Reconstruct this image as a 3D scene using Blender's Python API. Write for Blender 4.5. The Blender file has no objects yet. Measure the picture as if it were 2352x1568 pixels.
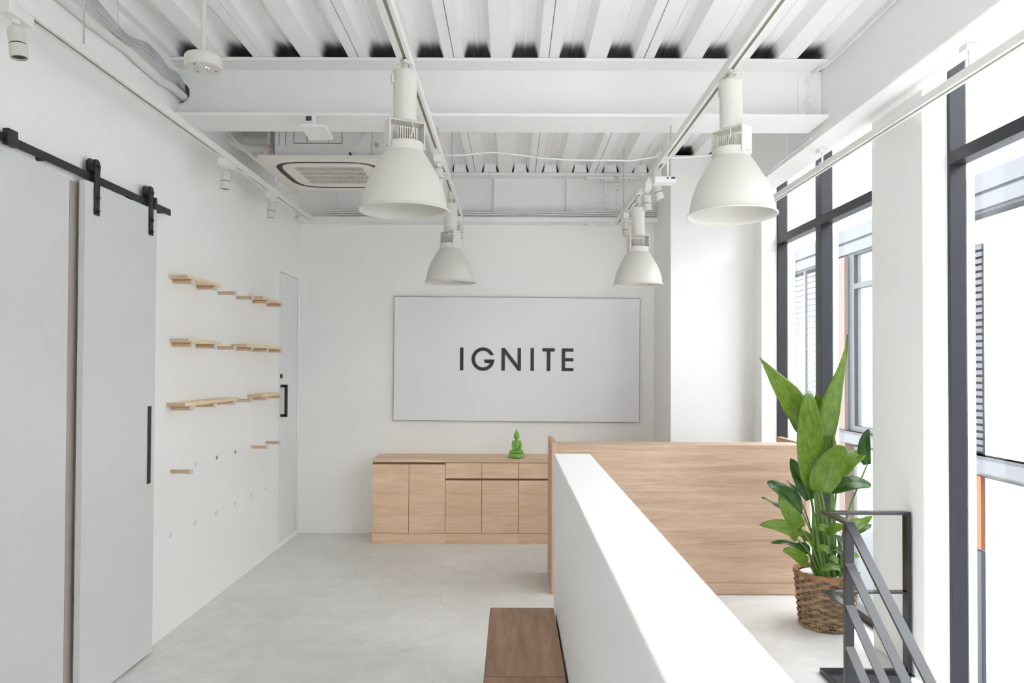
import bpy, bmesh, math, random
from mathutils import Vector, Matrix
random.seed(7)
SC = bpy.context.scene
COL = SC.collection
R = math.radians

# ------------------------------------------------------------------ camera
F_PX, W_PX, H_PX = 1700.0, 2352.0, 1568.0
CAM_Z = 1.62
PITCH, ROLL = R(0.9), R(0.2)
SHIFT_PX = 843.0 - F_PX * math.tan(PITCH) - H_PX / 2
cam_d = bpy.data.cameras.new('camera')
cam = bpy.data.objects.new('camera', cam_d)
COL.objects.link(cam)
cam_d.sensor_width = 36.0
cam_d.lens = 36.0 * F_PX / W_PX
cam_d.shift_y = SHIFT_PX / W_PX
cam_d.clip_start = 0.05
cam_d.clip_end = 200
CAM_M = Matrix.Translation((0, 0, CAM_Z)) @ Matrix.Rotation(R(90) + PITCH, 4, 'X') @ Matrix.Rotation(ROLL, 4, 'Z')
cam.matrix_world = CAM_M
SC.camera = cam

# ------------------------------------------------------------------ daylight
world = bpy.data.worlds.new('overcast_sky')
SC.world = world
world.use_nodes = True
wb = world.node_tree.nodes['Background']
wb.inputs[0].default_value = (0.955, 0.965, 0.98, 1)
wb.inputs[1].default_value = 1.0

SC.view_settings.view_transform = 'Standard'
SC.view_settings.look = 'None'
SC.view_settings.gamma = 1.0
SC.view_settings.use_curve_mapping = False
SC.view_settings.exposure = 3.08
SC.cycles.use_denoising = True
SC.cycles.max_bounces = 10
SC.cycles.diffuse_bounces = 9
SC.cycles.glossy_bounces = 4
SC.cycles.transparent_max_bounces = 16
SC.cycles.sample_clamp_indirect = 8.0
SC.cycles.use_adaptive_sampling = True
SC.cycles.adaptive_threshold = 0.1
SC.cycles.adaptive_min_samples = 16


def portal(name, loc, rot, sx, sy):
    l = bpy.data.lights.new(name, 'AREA')
    l.shape = 'RECTANGLE'
    l.size, l.size_y = sx, sy
    l.cycles.is_portal = True
    o = bpy.data.objects.new(name, l)
    COL.objects.link(o)
    o.location = loc
    o.rotation_euler = rot


portal('sky_portal', (2.42, 2.0, 0.4), (0, R(90), 0), 6.4, 3.8)
portal('sky_portal', (2.42, 5.3, 1.7), (0, R(90), 0), 3.5, 1.95)
portal('sky_portal', (0.0, -3.52, 1.4), (R(90), 0, 0), 1.8, 1.2)

# ------------------------------------------------------------------ helpers
ORIG = {}


def ray(px, py):
    x = (px - W_PX / 2) / F_PX
    y = -(py - H_PX / 2 - SHIFT_PX) / F_PX
    return (CAM_M.to_3x3() @ Vector((x, y, -1.0)))


def at(px, py, Y):            # point in the upright plane at distance Y
    d = ray(px, py)
    return Vector((0, 0, CAM_Z)) + d * (Y / d.y)


def at_x(px, py, X):          # point on the plane of a side wall
    d = ray(px, py)
    return Vector((0, 0, CAM_Z)) + d * (X / d.x)


def at_z(px, py, Z):          # point on a level plane
    d = ray(px, py)
    return Vector((0, 0, CAM_Z)) + d * ((Z - CAM_Z) / d.z)


class MB:
    def __init__(self):
        self.v, self.f = [], []

    def add(self, vs, fs):
        n = len(self.v)
        self.v += [Vector(p) for p in vs]
        self.f += [tuple(i + n for i in f) for f in fs]
        return self

    def box(self, x0, x1, y0, y1, z0, z1, M=None):
        x0, x1 = min(x0, x1), max(x0, x1)
        y0, y1 = min(y0, y1), max(y0, y1)
        z0, z1 = min(z0, z1), max(z0, z1)
        vs = [Vector((x, y, z)) for z in (z0, z1) for y in (y0, y1) for x in (x0, x1)]
        if M is not None:
            vs = [M @ p for p in vs]
        return self.add(vs, [(0, 2, 3, 1), (4, 5, 7, 6), (0, 1, 5, 4), (2, 6, 7, 3), (0, 4, 6, 2), (1, 3, 7, 5)])

    def frame_of(self, d):
        d = d.normalized()
        u = Vector((0, 0, 1)) if abs(d.z) < 0.9 else Vector((1, 0, 0))
        a = d.cross(u).normalized()
        return a, d.cross(a).normalized()

    def cyl(self, p0, p1, r0, r1=None, n=16, caps=True):
        p0, p1 = Vector(p0), Vector(p1)
        r1 = r0 if r1 is None else r1
        a, b = self.frame_of(p1 - p0)
        vs = []
        for p, r in ((p0, r0), (p1, r1)):
            for i in range(n):
                t = 2 * math.pi * i / n
                vs.append(p + a * (r * math.cos(t)) + b * (r * math.sin(t)))
        fs = [(i, (i + 1) % n, n + (i + 1) % n, n + i) for i in range(n)]
        if caps:
            fs += [tuple(range(n - 1, -1, -1)), tuple(range(n, 2 * n))]
        return self.add(vs, fs)

    def tube(self, pts, r, n=8, closed=False, radii=None):
        pts = [Vector(p) for p in pts]
        m = len(pts)
        a = None
        vs = []
        for i, p in enumerate(pts):
            d = (pts[(i + 1) % m] - pts[i - 1]) if closed else (pts[min(i + 1, m - 1)] - pts[max(i - 1, 0)])
            d = d.normalized()
            if a is None:
                a, b = self.frame_of(d)
            else:
                a = (a - d * a.dot(d))
                a = a.normalized() if a.length > 1e-6 else self.frame_of(d)[0]
                b = d.cross(a)
            rr = radii[i] if radii else r
            for k in range(n):
                t = 2 * math.pi * k / n
                vs.append(p + a * (rr * math.cos(t)) + b * (rr * math.sin(t)))
        fs = []
        for i in range(m if closed else m - 1):
            j = (i + 1) % m
            for k in range(n):
                l = (k + 1) % n
                fs.append((i * n + k, i * n + l, j * n + l, j * n + k))
        if not closed:
            fs += [tuple(range(n - 1, -1, -1)), tuple(range((m - 1) * n, m * n))]
        return self.add(vs, fs)

    def lathe(self, prof, n=32, c=(0, 0, 0), M=None, closed=False):
        c = Vector(c)
        vs = []
        for r, z in prof:
            for i in range(n):
                t = 2 * math.pi * i / n
                p = Vector((r * math.cos(t), r * math.sin(t), z))
                vs.append(c + (M @ p if M is not None else p))
        m = len(prof)
        fs = []
        for j in range(m if closed else m - 1):
            k = (j + 1) % m
            for i in range(n):
                l = (i + 1) % n
                fs.append((j * n + i, j * n + l, k * n + l, k * n + i))
        return self.add(vs, fs)

    def prism(self, poly, fn, d):
        """poly: 2-D outline; fn(u, v, w) -> 3-D point; extruded from w=0 to w=d"""
        n = len(poly)
        vs = [fn(u, v, 0.0) for u, v in poly] + [fn(u, v, d) for u, v in poly]
        fs = [tuple(range(n)), tuple(range(2 * n - 1, n - 1, -1))]
        fs += [(i, n + i, n + (i + 1) % n, (i + 1) % n) for i in range(n)]
        return self.add(vs, fs)

    def ell(self, c, r, M=None, n=16, m=10):
        prof = []
        c = Vector(c)
        vs, fs = [], []
        for j in range(m + 1):
            a = math.pi * j / m
            for i in range(n):
                t = 2 * math.pi * i / n
                p = Vector((r[0] * math.sin(a) * math.cos(t), r[1] * math.sin(a) * math.sin(t), -r[2] * math.cos(a)))
                vs.append(c + (M @ p if M is not None else p))
        for j in range(m):
            for i in range(n):
                l = (i + 1) % n
                fs.append((j * n + i, j * n + l, (j + 1) * n + l, (j + 1) * n + i))
        return self.add(vs, fs)

    def build(self, name, mat, parent=None, smooth=None, bevel=0.0, base=None, fix=True, uv=None):
        if parent is not None:
            o = ORIG[parent.name]
        elif base is not None:
            o = Vector(base)
        else:
            lo = Vector([min(p[i] for p in self.v) for i in range(3)])
            hi = Vector([max(p[i] for p in self.v) for i in range(3)])
            o = Vector(((lo.x + hi.x) / 2, (lo.y + hi.y) / 2, lo.z))
        me = bpy.data.meshes.new(name)
        me.from_pydata([p - o for p in self.v], [], self.f)
        if fix:
            bm = bmesh.new()
            bm.from_mesh(me)
            bmesh.ops.remove_doubles(bm, verts=bm.verts, dist=1e-6)
            bmesh.ops.recalc_face_normals(bm, faces=bm.faces)
            bm.to_mesh(me)
            bm.free()
        if smooth:
            me.polygons.foreach_set('use_smooth', [True] * len(me.polygons))
            me.set_sharp_from_angle(angle=R(smooth))
        me.materials.append(mat)
        ob = bpy.data.objects.new(name, me)
        COL.objects.link(ob)
        if parent is not None:
            ob.parent = parent
        else:
            ob.location = o
        ORIG[ob.name] = o
        if bevel:
            md = ob.modifiers.new('bevel', 'BEVEL')
            md.width = bevel
            md.segments = 2
            md.limit_method = 'ANGLE'
        return ob


def tag(o, label, cat=None, group=None, kind=None):
    o['label'] = label
    if cat:
        o['category'] = cat
    if group:
        o['group'] = group
    if kind:
        o['kind'] = kind
    return o


def thing(name, label, cat, loc=(0, 0, 0), group=None, kind=None):
    o = bpy.data.objects.new(name, None)
    o.empty_display_size = 0.05
    COL.objects.link(o)
    o.location = loc
    ORIG[o.name] = Vector(loc)
    return tag(o, label, cat, group, kind)


def copy_tree(o, parent=None):
    c = o.copy()
    COL.objects.link(c)
    c.parent = parent
    for ch in list(o.children):
        copy_tree(ch, c)
    return c


def smoothpath(pts, k=6):
    """Catmull-Rom through the points"""
    P = [Vector(p) for p in pts]
    P = [P[0] * 2 - P[1]] + P + [P[-1] * 2 - P[-2]]
    out = []
    for i in range(1, len(P) - 2):
        for j in range(k):
            t = j / k
            a, b, c, d = P[i - 1], P[i], P[i + 1], P[i + 2]
            out.append(0.5 * ((2 * b) + (c - a) * t + (2 * a - 5 * b + 4 * c - d) * t * t + (3 * b - a - 3 * c + d) * t ** 3))
    out.append(P[-2])
    return out


# ------------------------------------------------------------------ materials
def s2l(c):
    return tuple(((x / 255) / 12.92 if x / 255 <= 0.04045 else ((x / 255 + 0.055) / 1.055) ** 2.4) for x in c)


def mat(name, col, rough=0.5, metal=0.0, spec=0.5, bump=0.0, bscale=200.0, var=0.0, vscale=3.0):
    m = bpy.data.materials.new(name)
    m.use_nodes = True
    nt = m.node_tree
    b = nt.nodes['Principled BSDF']
    b.inputs['Base Color'].default_value = (*col, 1)
    b.inputs['Roughness'].default_value = rough
    b.inputs['Metallic'].default_value = metal
    b.inputs['Specular IOR Level'].default_value = spec
    if bump or var:
        tc = nt.nodes.new('ShaderNodeTexCoord')
    if var:
        n = nt.nodes.new('ShaderNodeTexNoise')
        n.inputs['Scale'].default_value = vscale
        n.inputs['Detail'].default_value = 4
        nt.links.new(tc.outputs['Object'], n.inputs['Vector'])
        r = nt.nodes.new('ShaderNodeValToRGB')
        r.color_ramp.elements[0].position = 0.3
        r.color_ramp.elements[1].position = 0.7
        r.color_ramp.elements[0].color = (*[c * (1 - var) for c in col], 1)
        r.color_ramp.elements[1].color = (*[min(1, c * (1 + var)) for c in col], 1)
        nt.links.new(n.outputs['Fac'], r.inputs['Fac'])
        nt.links.new(r.outputs['Color'], b.inputs['Base Color'])
    if bump:
        n2 = nt.nodes.new('ShaderNodeTexNoise')
        n2.inputs['Scale'].default_value = bscale
        n2.inputs['Detail'].default_value = 2
        nt.links.new(tc.outputs['Object'], n2.inputs['Vector'])
        bp = nt.nodes.new('ShaderNodeBump')
        bp.inputs['Strength'].default_value = bump
        bp.inputs['Distance'].default_value = 0.002
        nt.links.new(n2.outputs['Fac'], bp.inputs['Height'])
        nt.links.new(bp.outputs['Normal'], b.inputs['Normal'])
    return m


def wood(name, axis, base, dark, light, scale=1.0, rough=0.45, knots=0.5, off=0.0, contrast=1.0, st=7):
    """laminate / board wood with the grain running along `axis`"""
    m = bpy.data.materials.new(name)
    m.use_nodes = True
    nt = m.node_tree
    L = nt.links.new
    b = nt.nodes['Principled BSDF']
    b.inputs['Roughness'].default_value = rough
    tc = nt.nodes.new('ShaderNodeTexCoord')

    def mapped(stretch, sc, o=0.0):
        mp = nt.nodes.new('ShaderNodeMapping')
        s = [sc, sc, sc]
        s['XYZ'.index(axis)] = sc / stretch
        mp.inputs['Scale'].default_value = s
        mp.inputs['Location'].default_value = (off + o, off * 0.7 + o, off * 1.3)
        L(tc.outputs['Object'], mp.inputs['Vector'])
        return mp

    def noise(mp, sc, det, dist=0.0, ro=0.55):
        n = nt.nodes.new('ShaderNodeTexNoise')
        n.inputs['Scale'].default_value = sc
        n.inputs['Detail'].default_value = det
        n.inputs['Distortion'].default_value = dist
        n.inputs['Roughness'].default_value = ro
        L(mp.outputs[0], n.inputs['Vector'])
        return n

    n1 = noise(mapped(st, scale), 9.0, 6, 0.5, 0.62)
    r1 = nt.nodes.new('ShaderNodeValToRGB')
    e = r1.color_ramp.elements
    e[0].position, e[0].color = 0.5 - 0.18 / contrast, (*dark, 1)
    e[1].position, e[1].color = 0.5 + 0.18 / contrast, (*light, 1)
    k = e.new(0.5)
    k.color = (*base, 1)
    L(n1.outputs['Fac'], r1.inputs['Fac'])
    # fine pores
    n2 = noise(mapped(18, scale, 3.1), 70.0, 3)
    mx = nt.nodes.new('ShaderNodeMix')
    mx.data_type = 'RGBA'
    mx.blend_type = 'MULTIPLY'
    mx.inputs['Factor'].default_value = 0.35
    r2 = nt.nodes.new('ShaderNodeValToRGB')
    r2.color_ramp.elements[0].position, r2.color_ramp.elements[0].color = 0.3, (0.62, 0.6, 0.58, 1)
    r2.color_ramp.elements[1].position, r2.color_ramp.elements[1].color = 0.55, (1, 1, 1, 1)
    L(n2.outputs['Fac'], r2.inputs['Fac'])
    L(r1.outputs['Color'], mx.inputs[6])
    L(r2.outputs['Color'], mx.inputs[7])
    # dark streaks and knots
    n3 = noise(mapped(st + 2, scale, 8.7), 3.6, 6, 1.2, 0.62)
    r3 = nt.nodes.new('ShaderNodeValToRGB')
    r3.color_ramp.elements[0].position, r3.color_ramp.elements[0].color = 0.28, (1 - knots, 1 - knots * 1.05, 1 - knots * 1.1, 1)
    r3.color_ramp.elements[1].position, r3.color_ramp.elements[1].color = 0.40, (1, 1, 1, 1)
    L(n3.outputs['Fac'], r3.inputs['Fac'])
    mx2 = nt.nodes.new('ShaderNodeMix')
    mx2.data_type = 'RGBA'
    mx2.blend_type = 'MULTIPLY'
    mx2.inputs['Factor'].default_value = 0.8
    L(mx.outputs[2], mx2.inputs[6])
    L(r3.outputs['Color'], mx2.inputs[7])
    L(mx2.outputs[2], b.inputs['Base Color'])
    return m


M = {}
M['wall'] = mat('white_wall_paint', (0.885, 0.883, 0.87), 0.75, spec=0.3, bump=0.05, bscale=160)
M['ceil'] = mat('white_ceiling_paint', (0.88, 0.88, 0.875), 0.6, spec=0.35)
M['beam'] = mat('white_beam_paint', (0.84, 0.84, 0.83), 0.55, spec=0.4)
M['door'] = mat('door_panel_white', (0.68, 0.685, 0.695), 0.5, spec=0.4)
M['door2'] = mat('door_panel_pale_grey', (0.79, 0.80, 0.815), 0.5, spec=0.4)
M['jamb'] = mat('beige_jamb', (0.42, 0.38, 0.34), 0.6)
M['black'] = mat('black_powdercoat', (0.018, 0.018, 0.02), 0.45)
M['frame'] = mat('dark_window_metal', (0.018, 0.019, 0.024), 0.4, spec=0.35)
M['rail'] = mat('stair_rail_steel', (0.016, 0.0155, 0.019), 0.18, spec=0.5, bump=0.02, bscale=300)
M['whitemetal'] = mat('white_metal', (0.80, 0.80, 0.79), 0.4)
M['cream'] = mat('cream_enamel', (0.65, 0.635, 0.58), 0.32, spec=0.5)
M['creamac'] = mat('cream_plastic', (0.76, 0.74, 0.68), 0.5)
M['track'] = mat('white_track', (0.80, 0.795, 0.77), 0.45)
M['slot'] = mat('track_slot', (0.28, 0.25, 0.20), 0.6)
M['darkslot'] = mat('dark_slot', (0.05, 0.047, 0.045), 0.6)
M['rod'] = mat('galvanised_rod', (0.55, 0.56, 0.58), 0.4, metal=0.3)
M['cable'] = mat('grey_cable', (0.62, 0.62, 0.64), 0.5)
M['wcable'] = mat('white_cable', (0.78, 0.78, 0.77), 0.5)
M['insul'] = mat('pipe_wrap', (0.74, 0.74, 0.72), 0.7, bump=0.3, bscale=60)
M['pvc'] = mat('white_wrapped_pipe', (0.72, 0.715, 0.70), 0.6)
M['brass'] = mat('brass_valve', (0.62, 0.48, 0.30), 0.4, metal=0.4)
M['bluish'] = mat('dark_navy_plastic', (0.03, 0.035, 0.07), 0.4)
M['board'] = mat('sign_board_face', (0.80, 0.80, 0.815), 0.35, spec=0.4)
M['boardedge'] = mat('sign_board_edge', (0.10, 0.10, 0.11), 0.4)
M['letter'] = mat('letter_black', (0.02, 0.019, 0.023), 0.5)
M['cap'] = mat('peg_cap_grey', (0.66, 0.67, 0.71), 0.35, metal=0.2)
M['plug'] = mat('plug_white', (0.74, 0.74, 0.745), 0.6)
M['hole'] = mat('plug_shade', (0.30, 0.30, 0.31), 0.6)
M['chrome'] = mat('clear_lens', (0.75, 0.76, 0.78), 0.1, metal=0.8)
M['statue'] = mat('glossy_green_ceramic', (0.21, 0.44, 0.07), 0.22, spec=0.6)
M['groove'] = mat('brown_shadow_groove', s2l((128, 95, 70)), 0.7)
M['soilcover'] = mat('white_pot_liner', (0.8, 0.8, 0.8), 0.4)
M['concrete_dark'] = mat('lower_concrete', (0.4, 0.4, 0.4), 0.7)
M['oak'] = wood('oak_laminate', 'X', s2l((192, 163, 139)), s2l((176, 145, 120)), s2l((206, 180, 157)), 2.0, 0.5, 0.42, 0.0, 0.85, 16)
M['oak_y'] = wood('oak_laminate_end', 'Z', s2l((196, 158, 132)), s2l((178, 140, 114)), s2l((210, 180, 156)), 1.0, 0.5, 0.3)
M['oak_c'] = wood('oak_cabinet', 'X', s2l((226, 194, 162)), s2l((213, 177, 143)), s2l((236, 209, 180)), 1.5, 0.5, 0.22, 4.0, 0.8, 9)
M['pine'] = wood('pine_shelf', 'Y', s2l((240, 218, 180)), s2l((230, 204, 164)), s2l((246, 228, 196)), 1.0, 0.5, 0.1)
M['pine_end'] = wood('pine_end_grain', 'X', s2l((214, 184, 158)), s2l((202, 170, 144)), s2l((222, 194, 170)), 2.0, 0.6, 0.1)
M['dowel'] = wood('beech_dowel', 'X', s2l((206, 176, 144)), s2l((196, 166, 134)), s2l((214, 186, 154)), 2.0, 0.5, 0.05)
M['walnut'] = wood('walnut_bench', 'Y', s2l((162, 126, 98)), s2l((134, 102, 77)), s2l((184, 148, 118)), 1.5, 0.5, 0.45, 2.0, 0.9, 9)


def concrete():
    m = bpy.data.materials.new('polished_concrete')
    m.use_nodes = True
    nt = m.node_tree
    L = nt.links.new
    b = nt.nodes['Principled BSDF']
    tc = nt.nodes.new('ShaderNodeTexCoord')

    def noise(sc, det, ro=0.55, dist=0.0, src=None):
        n = nt.nodes.new('ShaderNodeTexNoise')
        n.inputs['Scale'].default_value = sc
        n.inputs['Detail'].default_value = det
        n.inputs['Roughness'].default_value = ro
        n.inputs['Distortion'].default_value = dist
        L((src or tc.outputs['Object']), n.inputs['Vector'])
        return n
    n1 = noise(1.1, 7, 0.6, 0.5)
    r1 = nt.nodes.new('ShaderNodeValToRGB')
    e = r1.color_ramp.elements
    e[0].position, e[0].color = 0.30, (0.65, 0.64, 0.615, 1)
    e[1].position, e[1].color = 0.68, (0.79, 0.785, 0.77, 1)
    L(n1.outputs['Fac'], r1.inputs['Fac'])
    n2 = noise(9, 6, 0.65)
    r2 = nt.nodes.new('ShaderNodeValToRGB')
    r2.color_ramp.elements[0].position, r2.color_ramp.elements[0].color = 0.3, (0.90, 0.90, 0.895, 1)
    r2.color_ramp.elements[1].position, r2.color_ramp.elements[1].color = 0.62, (1, 1, 1, 1)
    L(n2.outputs['Fac'], r2.inputs['Fac'])
    mx = nt.nodes.new('ShaderNodeMix')
    mx.data_type, mx.blend_type = 'RGBA', 'MULTIPLY'
    mx.inputs['Factor'].default_value = 1
    L(r1.outputs['Color'], mx.inputs[6])
    L(r2.outputs['Color'], mx.inputs[7])
    # hairline cracks: edges of large distorted cells, broken up by noise
    nd = noise(2.2, 5, 0.6)
    add = nt.nodes.new('ShaderNodeMix')
    add.data_type = 'VECTOR'
    add.inputs['Factor'].default_value = 0.22
    L(tc.outputs['Object'], add.inputs[4])
    L(nd.outputs['Color'], add.inputs[5])
    vo = nt.nodes.new('ShaderNodeTexVoronoi')
    vo.feature = 'DISTANCE_TO_EDGE'
    vo.inputs['Scale'].default_value = 1.05
    L(add.outputs[1], vo.inputs['Vector'])
    lt = nt.nodes.new('ShaderNodeMath')
    lt.operation = 'LESS_THAN'
    lt.inputs[1].default_value = 0.0022
    L(vo.outputs['Distance'], lt.inputs[0])
    nm = noise(2.6, 2)
    gt = nt.nodes.new('ShaderNodeMath')
    gt.operation = 'GREATER_THAN'
    gt.inputs[1].default_value = 0.5
    L(nm.outputs['Fac'], gt.inputs[0])
    mu = nt.nodes.new('ShaderNodeMath')
    mu.operation = 'MULTIPLY'
    L(lt.outputs[0], mu.inputs[0])
    L(gt.outputs[0], mu.inputs[1])
    mc = nt.nodes.new('ShaderNodeMix')
    mc.data_type, mc.blend_type = 'RGBA', 'MULTIPLY'
    mc.inputs[7].default_value = (0.86, 0.855, 0.84, 1)
    L(mu.outputs[0], mc.inputs['Factor'])
    L(mx.outputs[2], mc.inputs[6])
    L(mc.outputs[2], b.inputs['Base Color'])
    rr = nt.nodes.new('ShaderNodeMapRange')
    rr.inputs['To Min'].default_value = 0.28
    rr.inputs['To Max'].default_value = 0.5
    L(n2.outputs['Fac'], rr.inputs['Value'])
    L(rr.outputs[0], b.inputs['Roughness'])
    b.inputs['Specular IOR Level'].default_value = 0.4
    return m


M['floor'] = concrete()


def deck_mat():
    """white sprayed decking; flutes coloured dark above beam, girder and pillar: bare steel plus painted-in shade"""
    m = bpy.data.materials.new('sprayed_steel_deck')
    m.use_nodes = True
    nt = m.node_tree
    L = nt.links.new
    b = nt.nodes['Principled BSDF']
    b.inputs['Roughness'].default_value = 0.55
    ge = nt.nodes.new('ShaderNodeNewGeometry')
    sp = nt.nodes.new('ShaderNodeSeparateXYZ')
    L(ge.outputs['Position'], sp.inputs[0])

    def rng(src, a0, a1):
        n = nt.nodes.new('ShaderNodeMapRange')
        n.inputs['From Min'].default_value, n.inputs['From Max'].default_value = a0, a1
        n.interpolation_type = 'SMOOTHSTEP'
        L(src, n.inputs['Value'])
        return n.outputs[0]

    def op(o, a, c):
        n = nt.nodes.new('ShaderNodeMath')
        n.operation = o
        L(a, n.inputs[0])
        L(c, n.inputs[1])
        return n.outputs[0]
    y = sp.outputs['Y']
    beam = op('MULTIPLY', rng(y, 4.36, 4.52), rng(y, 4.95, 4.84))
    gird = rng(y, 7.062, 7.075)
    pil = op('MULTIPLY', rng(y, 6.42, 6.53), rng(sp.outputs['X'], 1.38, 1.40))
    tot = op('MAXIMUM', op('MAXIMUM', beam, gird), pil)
    mask = op('MULTIPLY', tot, rng(sp.outputs['Z'], 3.494, 3.52))  # bare steel over the beam, with the flutes' shade put into the colour
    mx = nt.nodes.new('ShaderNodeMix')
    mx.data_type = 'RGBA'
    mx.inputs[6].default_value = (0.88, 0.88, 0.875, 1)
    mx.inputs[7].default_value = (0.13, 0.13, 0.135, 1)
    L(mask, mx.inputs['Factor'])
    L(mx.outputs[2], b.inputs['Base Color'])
    return m


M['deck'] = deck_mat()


def glass_mat(name, tint=(0.97, 0.985, 0.99)):
    m = bpy.data.materials.new(name)
    m.use_nodes = True
    nt = m.node_tree
    L = nt.links.new
    nt.nodes.remove(nt.nodes['Principled BSDF'])
    out = nt.nodes['Material Output']
    tr = nt.nodes.new('ShaderNodeBsdfTransparent')
    tr.inputs[0].default_value = (*tint, 1)
    gl = nt.nodes.new('ShaderNodeBsdfGlossy')
    gl.inputs['Roughness'].default_value = 0.02
    lw = nt.nodes.new('ShaderNodeLayerWeight')
    lw.inputs['Blend'].default_value = 0.5
    pw = nt.nodes.new('ShaderNodeMath')
    pw.operation = 'POWER'
    pw.inputs[1].default_value = 5.0
    L(lw.outputs['Facing'], pw.inputs[0])
    fr = nt.nodes.new('ShaderNodeMath')
    fr.operation = 'MULTIPLY_ADD'
    fr.inputs[1].default_value = 0.5
    fr.inputs[2].default_value = 0.03
    L(pw.outputs[0], fr.inputs[0])
    mx = nt.nodes.new('ShaderNodeMixShader')
    L(fr.outputs[0], mx.inputs[0])
    L(tr.outputs[0], mx.inputs[1])
    L(gl.outputs[0], mx.inputs[2])
    L(mx.outputs[0], out.inputs[0])
    return m


M['glass'] = glass_mat('window_glass')


def leaf_mat(name, c_dark, c_light, rough=0.3):
    m = bpy.data.materials.new(name)
    m.use_nodes = True
    nt = m.node_tree
    L = nt.links.new
    b = nt.nodes['Principled BSDF']
    b.inputs['Roughness'].default_value = rough
    uv = nt.nodes.new('ShaderNodeUVMap')
    sp = nt.nodes.new('ShaderNodeSeparateXYZ')
    L(uv.outputs[0], sp.inputs[0])
    # side veins run out from the midrib and forward: phase = u*k - |v-0.5|*j
    ab = nt.nodes.new('ShaderNodeMath')
    ab.operation = 'SUBTRACT'
    ab.inputs[1].default_value = 0.5
    L(sp.outputs['Y'], ab.inputs[0])
    a2 = nt.nodes.new('ShaderNodeMath')
    a2.operation = 'ABSOLUTE'
    L(ab.outputs[0], a2.inputs[0])
    ma = nt.nodes.new('ShaderNodeMath')
    ma.operation = 'MULTIPLY_ADD'
    ma.inputs[1].default_value = -0.16
    L(a2.outputs[0], ma.inputs[0])
    L(sp.outputs['X'], ma.inputs[2])
    sc = nt.nodes.new('ShaderNodeMath')
    sc.operation = 'MULTIPLY'
    sc.inputs[1].default_value = 190.0
    L(ma.outputs[0], sc.inputs[0])
    sn = nt.nodes.new('ShaderNodeMath')
    sn.operation = 'SINE'
    L(sc.outputs[0], sn.inputs[0])
    n = nt.nodes.new('ShaderNodeTexNoise')
    n.inputs['Scale'].default_value = 9
    L(uv.outputs[0], n.inputs['Vector'])
    mm = nt.nodes.new('ShaderNodeMath')
    mm.operation = 'MULTIPLY_ADD'
    mm.inputs[1].default_value = 0.07
    L(sn.outputs[0], mm.inputs[0])
    L(n.outputs['Fac'], mm.inputs[2])
    r = nt.nodes.new('ShaderNodeValToRGB')
    r.color_ramp.elements[0].position, r.color_ramp.elements[0].color = 0.3, (*c_dark, 1)
    r.color_ramp.elements[1].position, r.color_ramp.elements[1].color = 0.75, (*c_light, 1)
    L(mm.outputs[0], r.inputs['Fac'])
    L(r.outputs['Color'], b.inputs['Base Color'])
    bp = nt.nodes.new('ShaderNodeBump')
    bp.inputs['Strength'].default_value = 0.15
    bp.inputs['Distance'].default_value = 0.002
    L(sn.outputs[0], bp.inputs['Height'])
    L(bp.outputs['Normal'], b.inputs['Normal'])
    tl = nt.nodes.new('ShaderNodeBsdfTranslucent')
    hs = nt.nodes.new('ShaderNodeMix')
    hs.data_type, hs.blend_type = 'RGBA', 'MULTIPLY'
    hs.inputs['Factor'].default_value = 1
    hs.inputs[7].default_value = (1.7, 1.6, 0.7, 1)
    L(r.outputs['Color'], hs.inputs[6])
    L(hs.outputs[2], tl.inputs[0])
    mx = nt.nodes.new('ShaderNodeMixShader')
    mx.inputs[0].default_value = 0.4
    L(b.outputs[0], mx.inputs[1])
    L(tl.outputs[0], mx.inputs[2])
    L(mx.outputs[0], nt.nodes['Material Output'].inputs[0])
    return m


M['leaf'] = leaf_mat('leaf_green', (0.105, 0.205, 0.015), (0.225, 0.33, 0.04), 0.3)
M['leaf_dark'] = leaf_mat('leaf_dark_glossy', (0.03, 0.095, 0.02), (0.07, 0.165, 0.03), 0.18)
M['stem'] = mat('leaf_stem', (0.09, 0.19, 0.025), 0.4, var=0.3, vscale=12)


def basket_mat():
    m = bpy.data.materials.new('woven_bamboo')
    m.use_nodes = True
    nt = m.node_tree
    L = nt.links.new
    b = nt.nodes['Principled BSDF']
    b.inputs['Roughness'].default_value = 0.5
    tc = nt.nodes.new('ShaderNodeTexCoord')
    mp = nt.nodes.new('ShaderNodeMapping')
    mp.inputs['Scale'].default_value = (9, 9, 30)
    L(tc.outputs['Object'], mp.inputs[0])
    n = nt.nodes.new('ShaderNodeTexNoise')
    n.inputs['Scale'].default_value = 1.6
    n.inputs['Detail'].default_value = 5
    L(mp.outputs[0], n.inputs['Vector'])
    r = nt.nodes.new('ShaderNodeValToRGB')
    e = r.color_ramp.elements
    e[0].position, e[0].color = 0.30, (*s2l((88, 65, 45)), 1)
    e[1].position, e[1].color = 0.70, (*s2l((176, 144, 108)), 1)
    k = e.new(0.48)
    k.color = (*s2l((136, 106, 77)), 1)
    L(n.outputs['Fac'], r.inputs['Fac'])
    L(r.outputs['Color'], b.inputs['Base Color'])
    return m


M['basket'] = basket_mat()
M['basketrim'] = mat('bamboo_rim', s2l((150, 104, 66)), 0.4, var=0.3, vscale=14)
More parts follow.
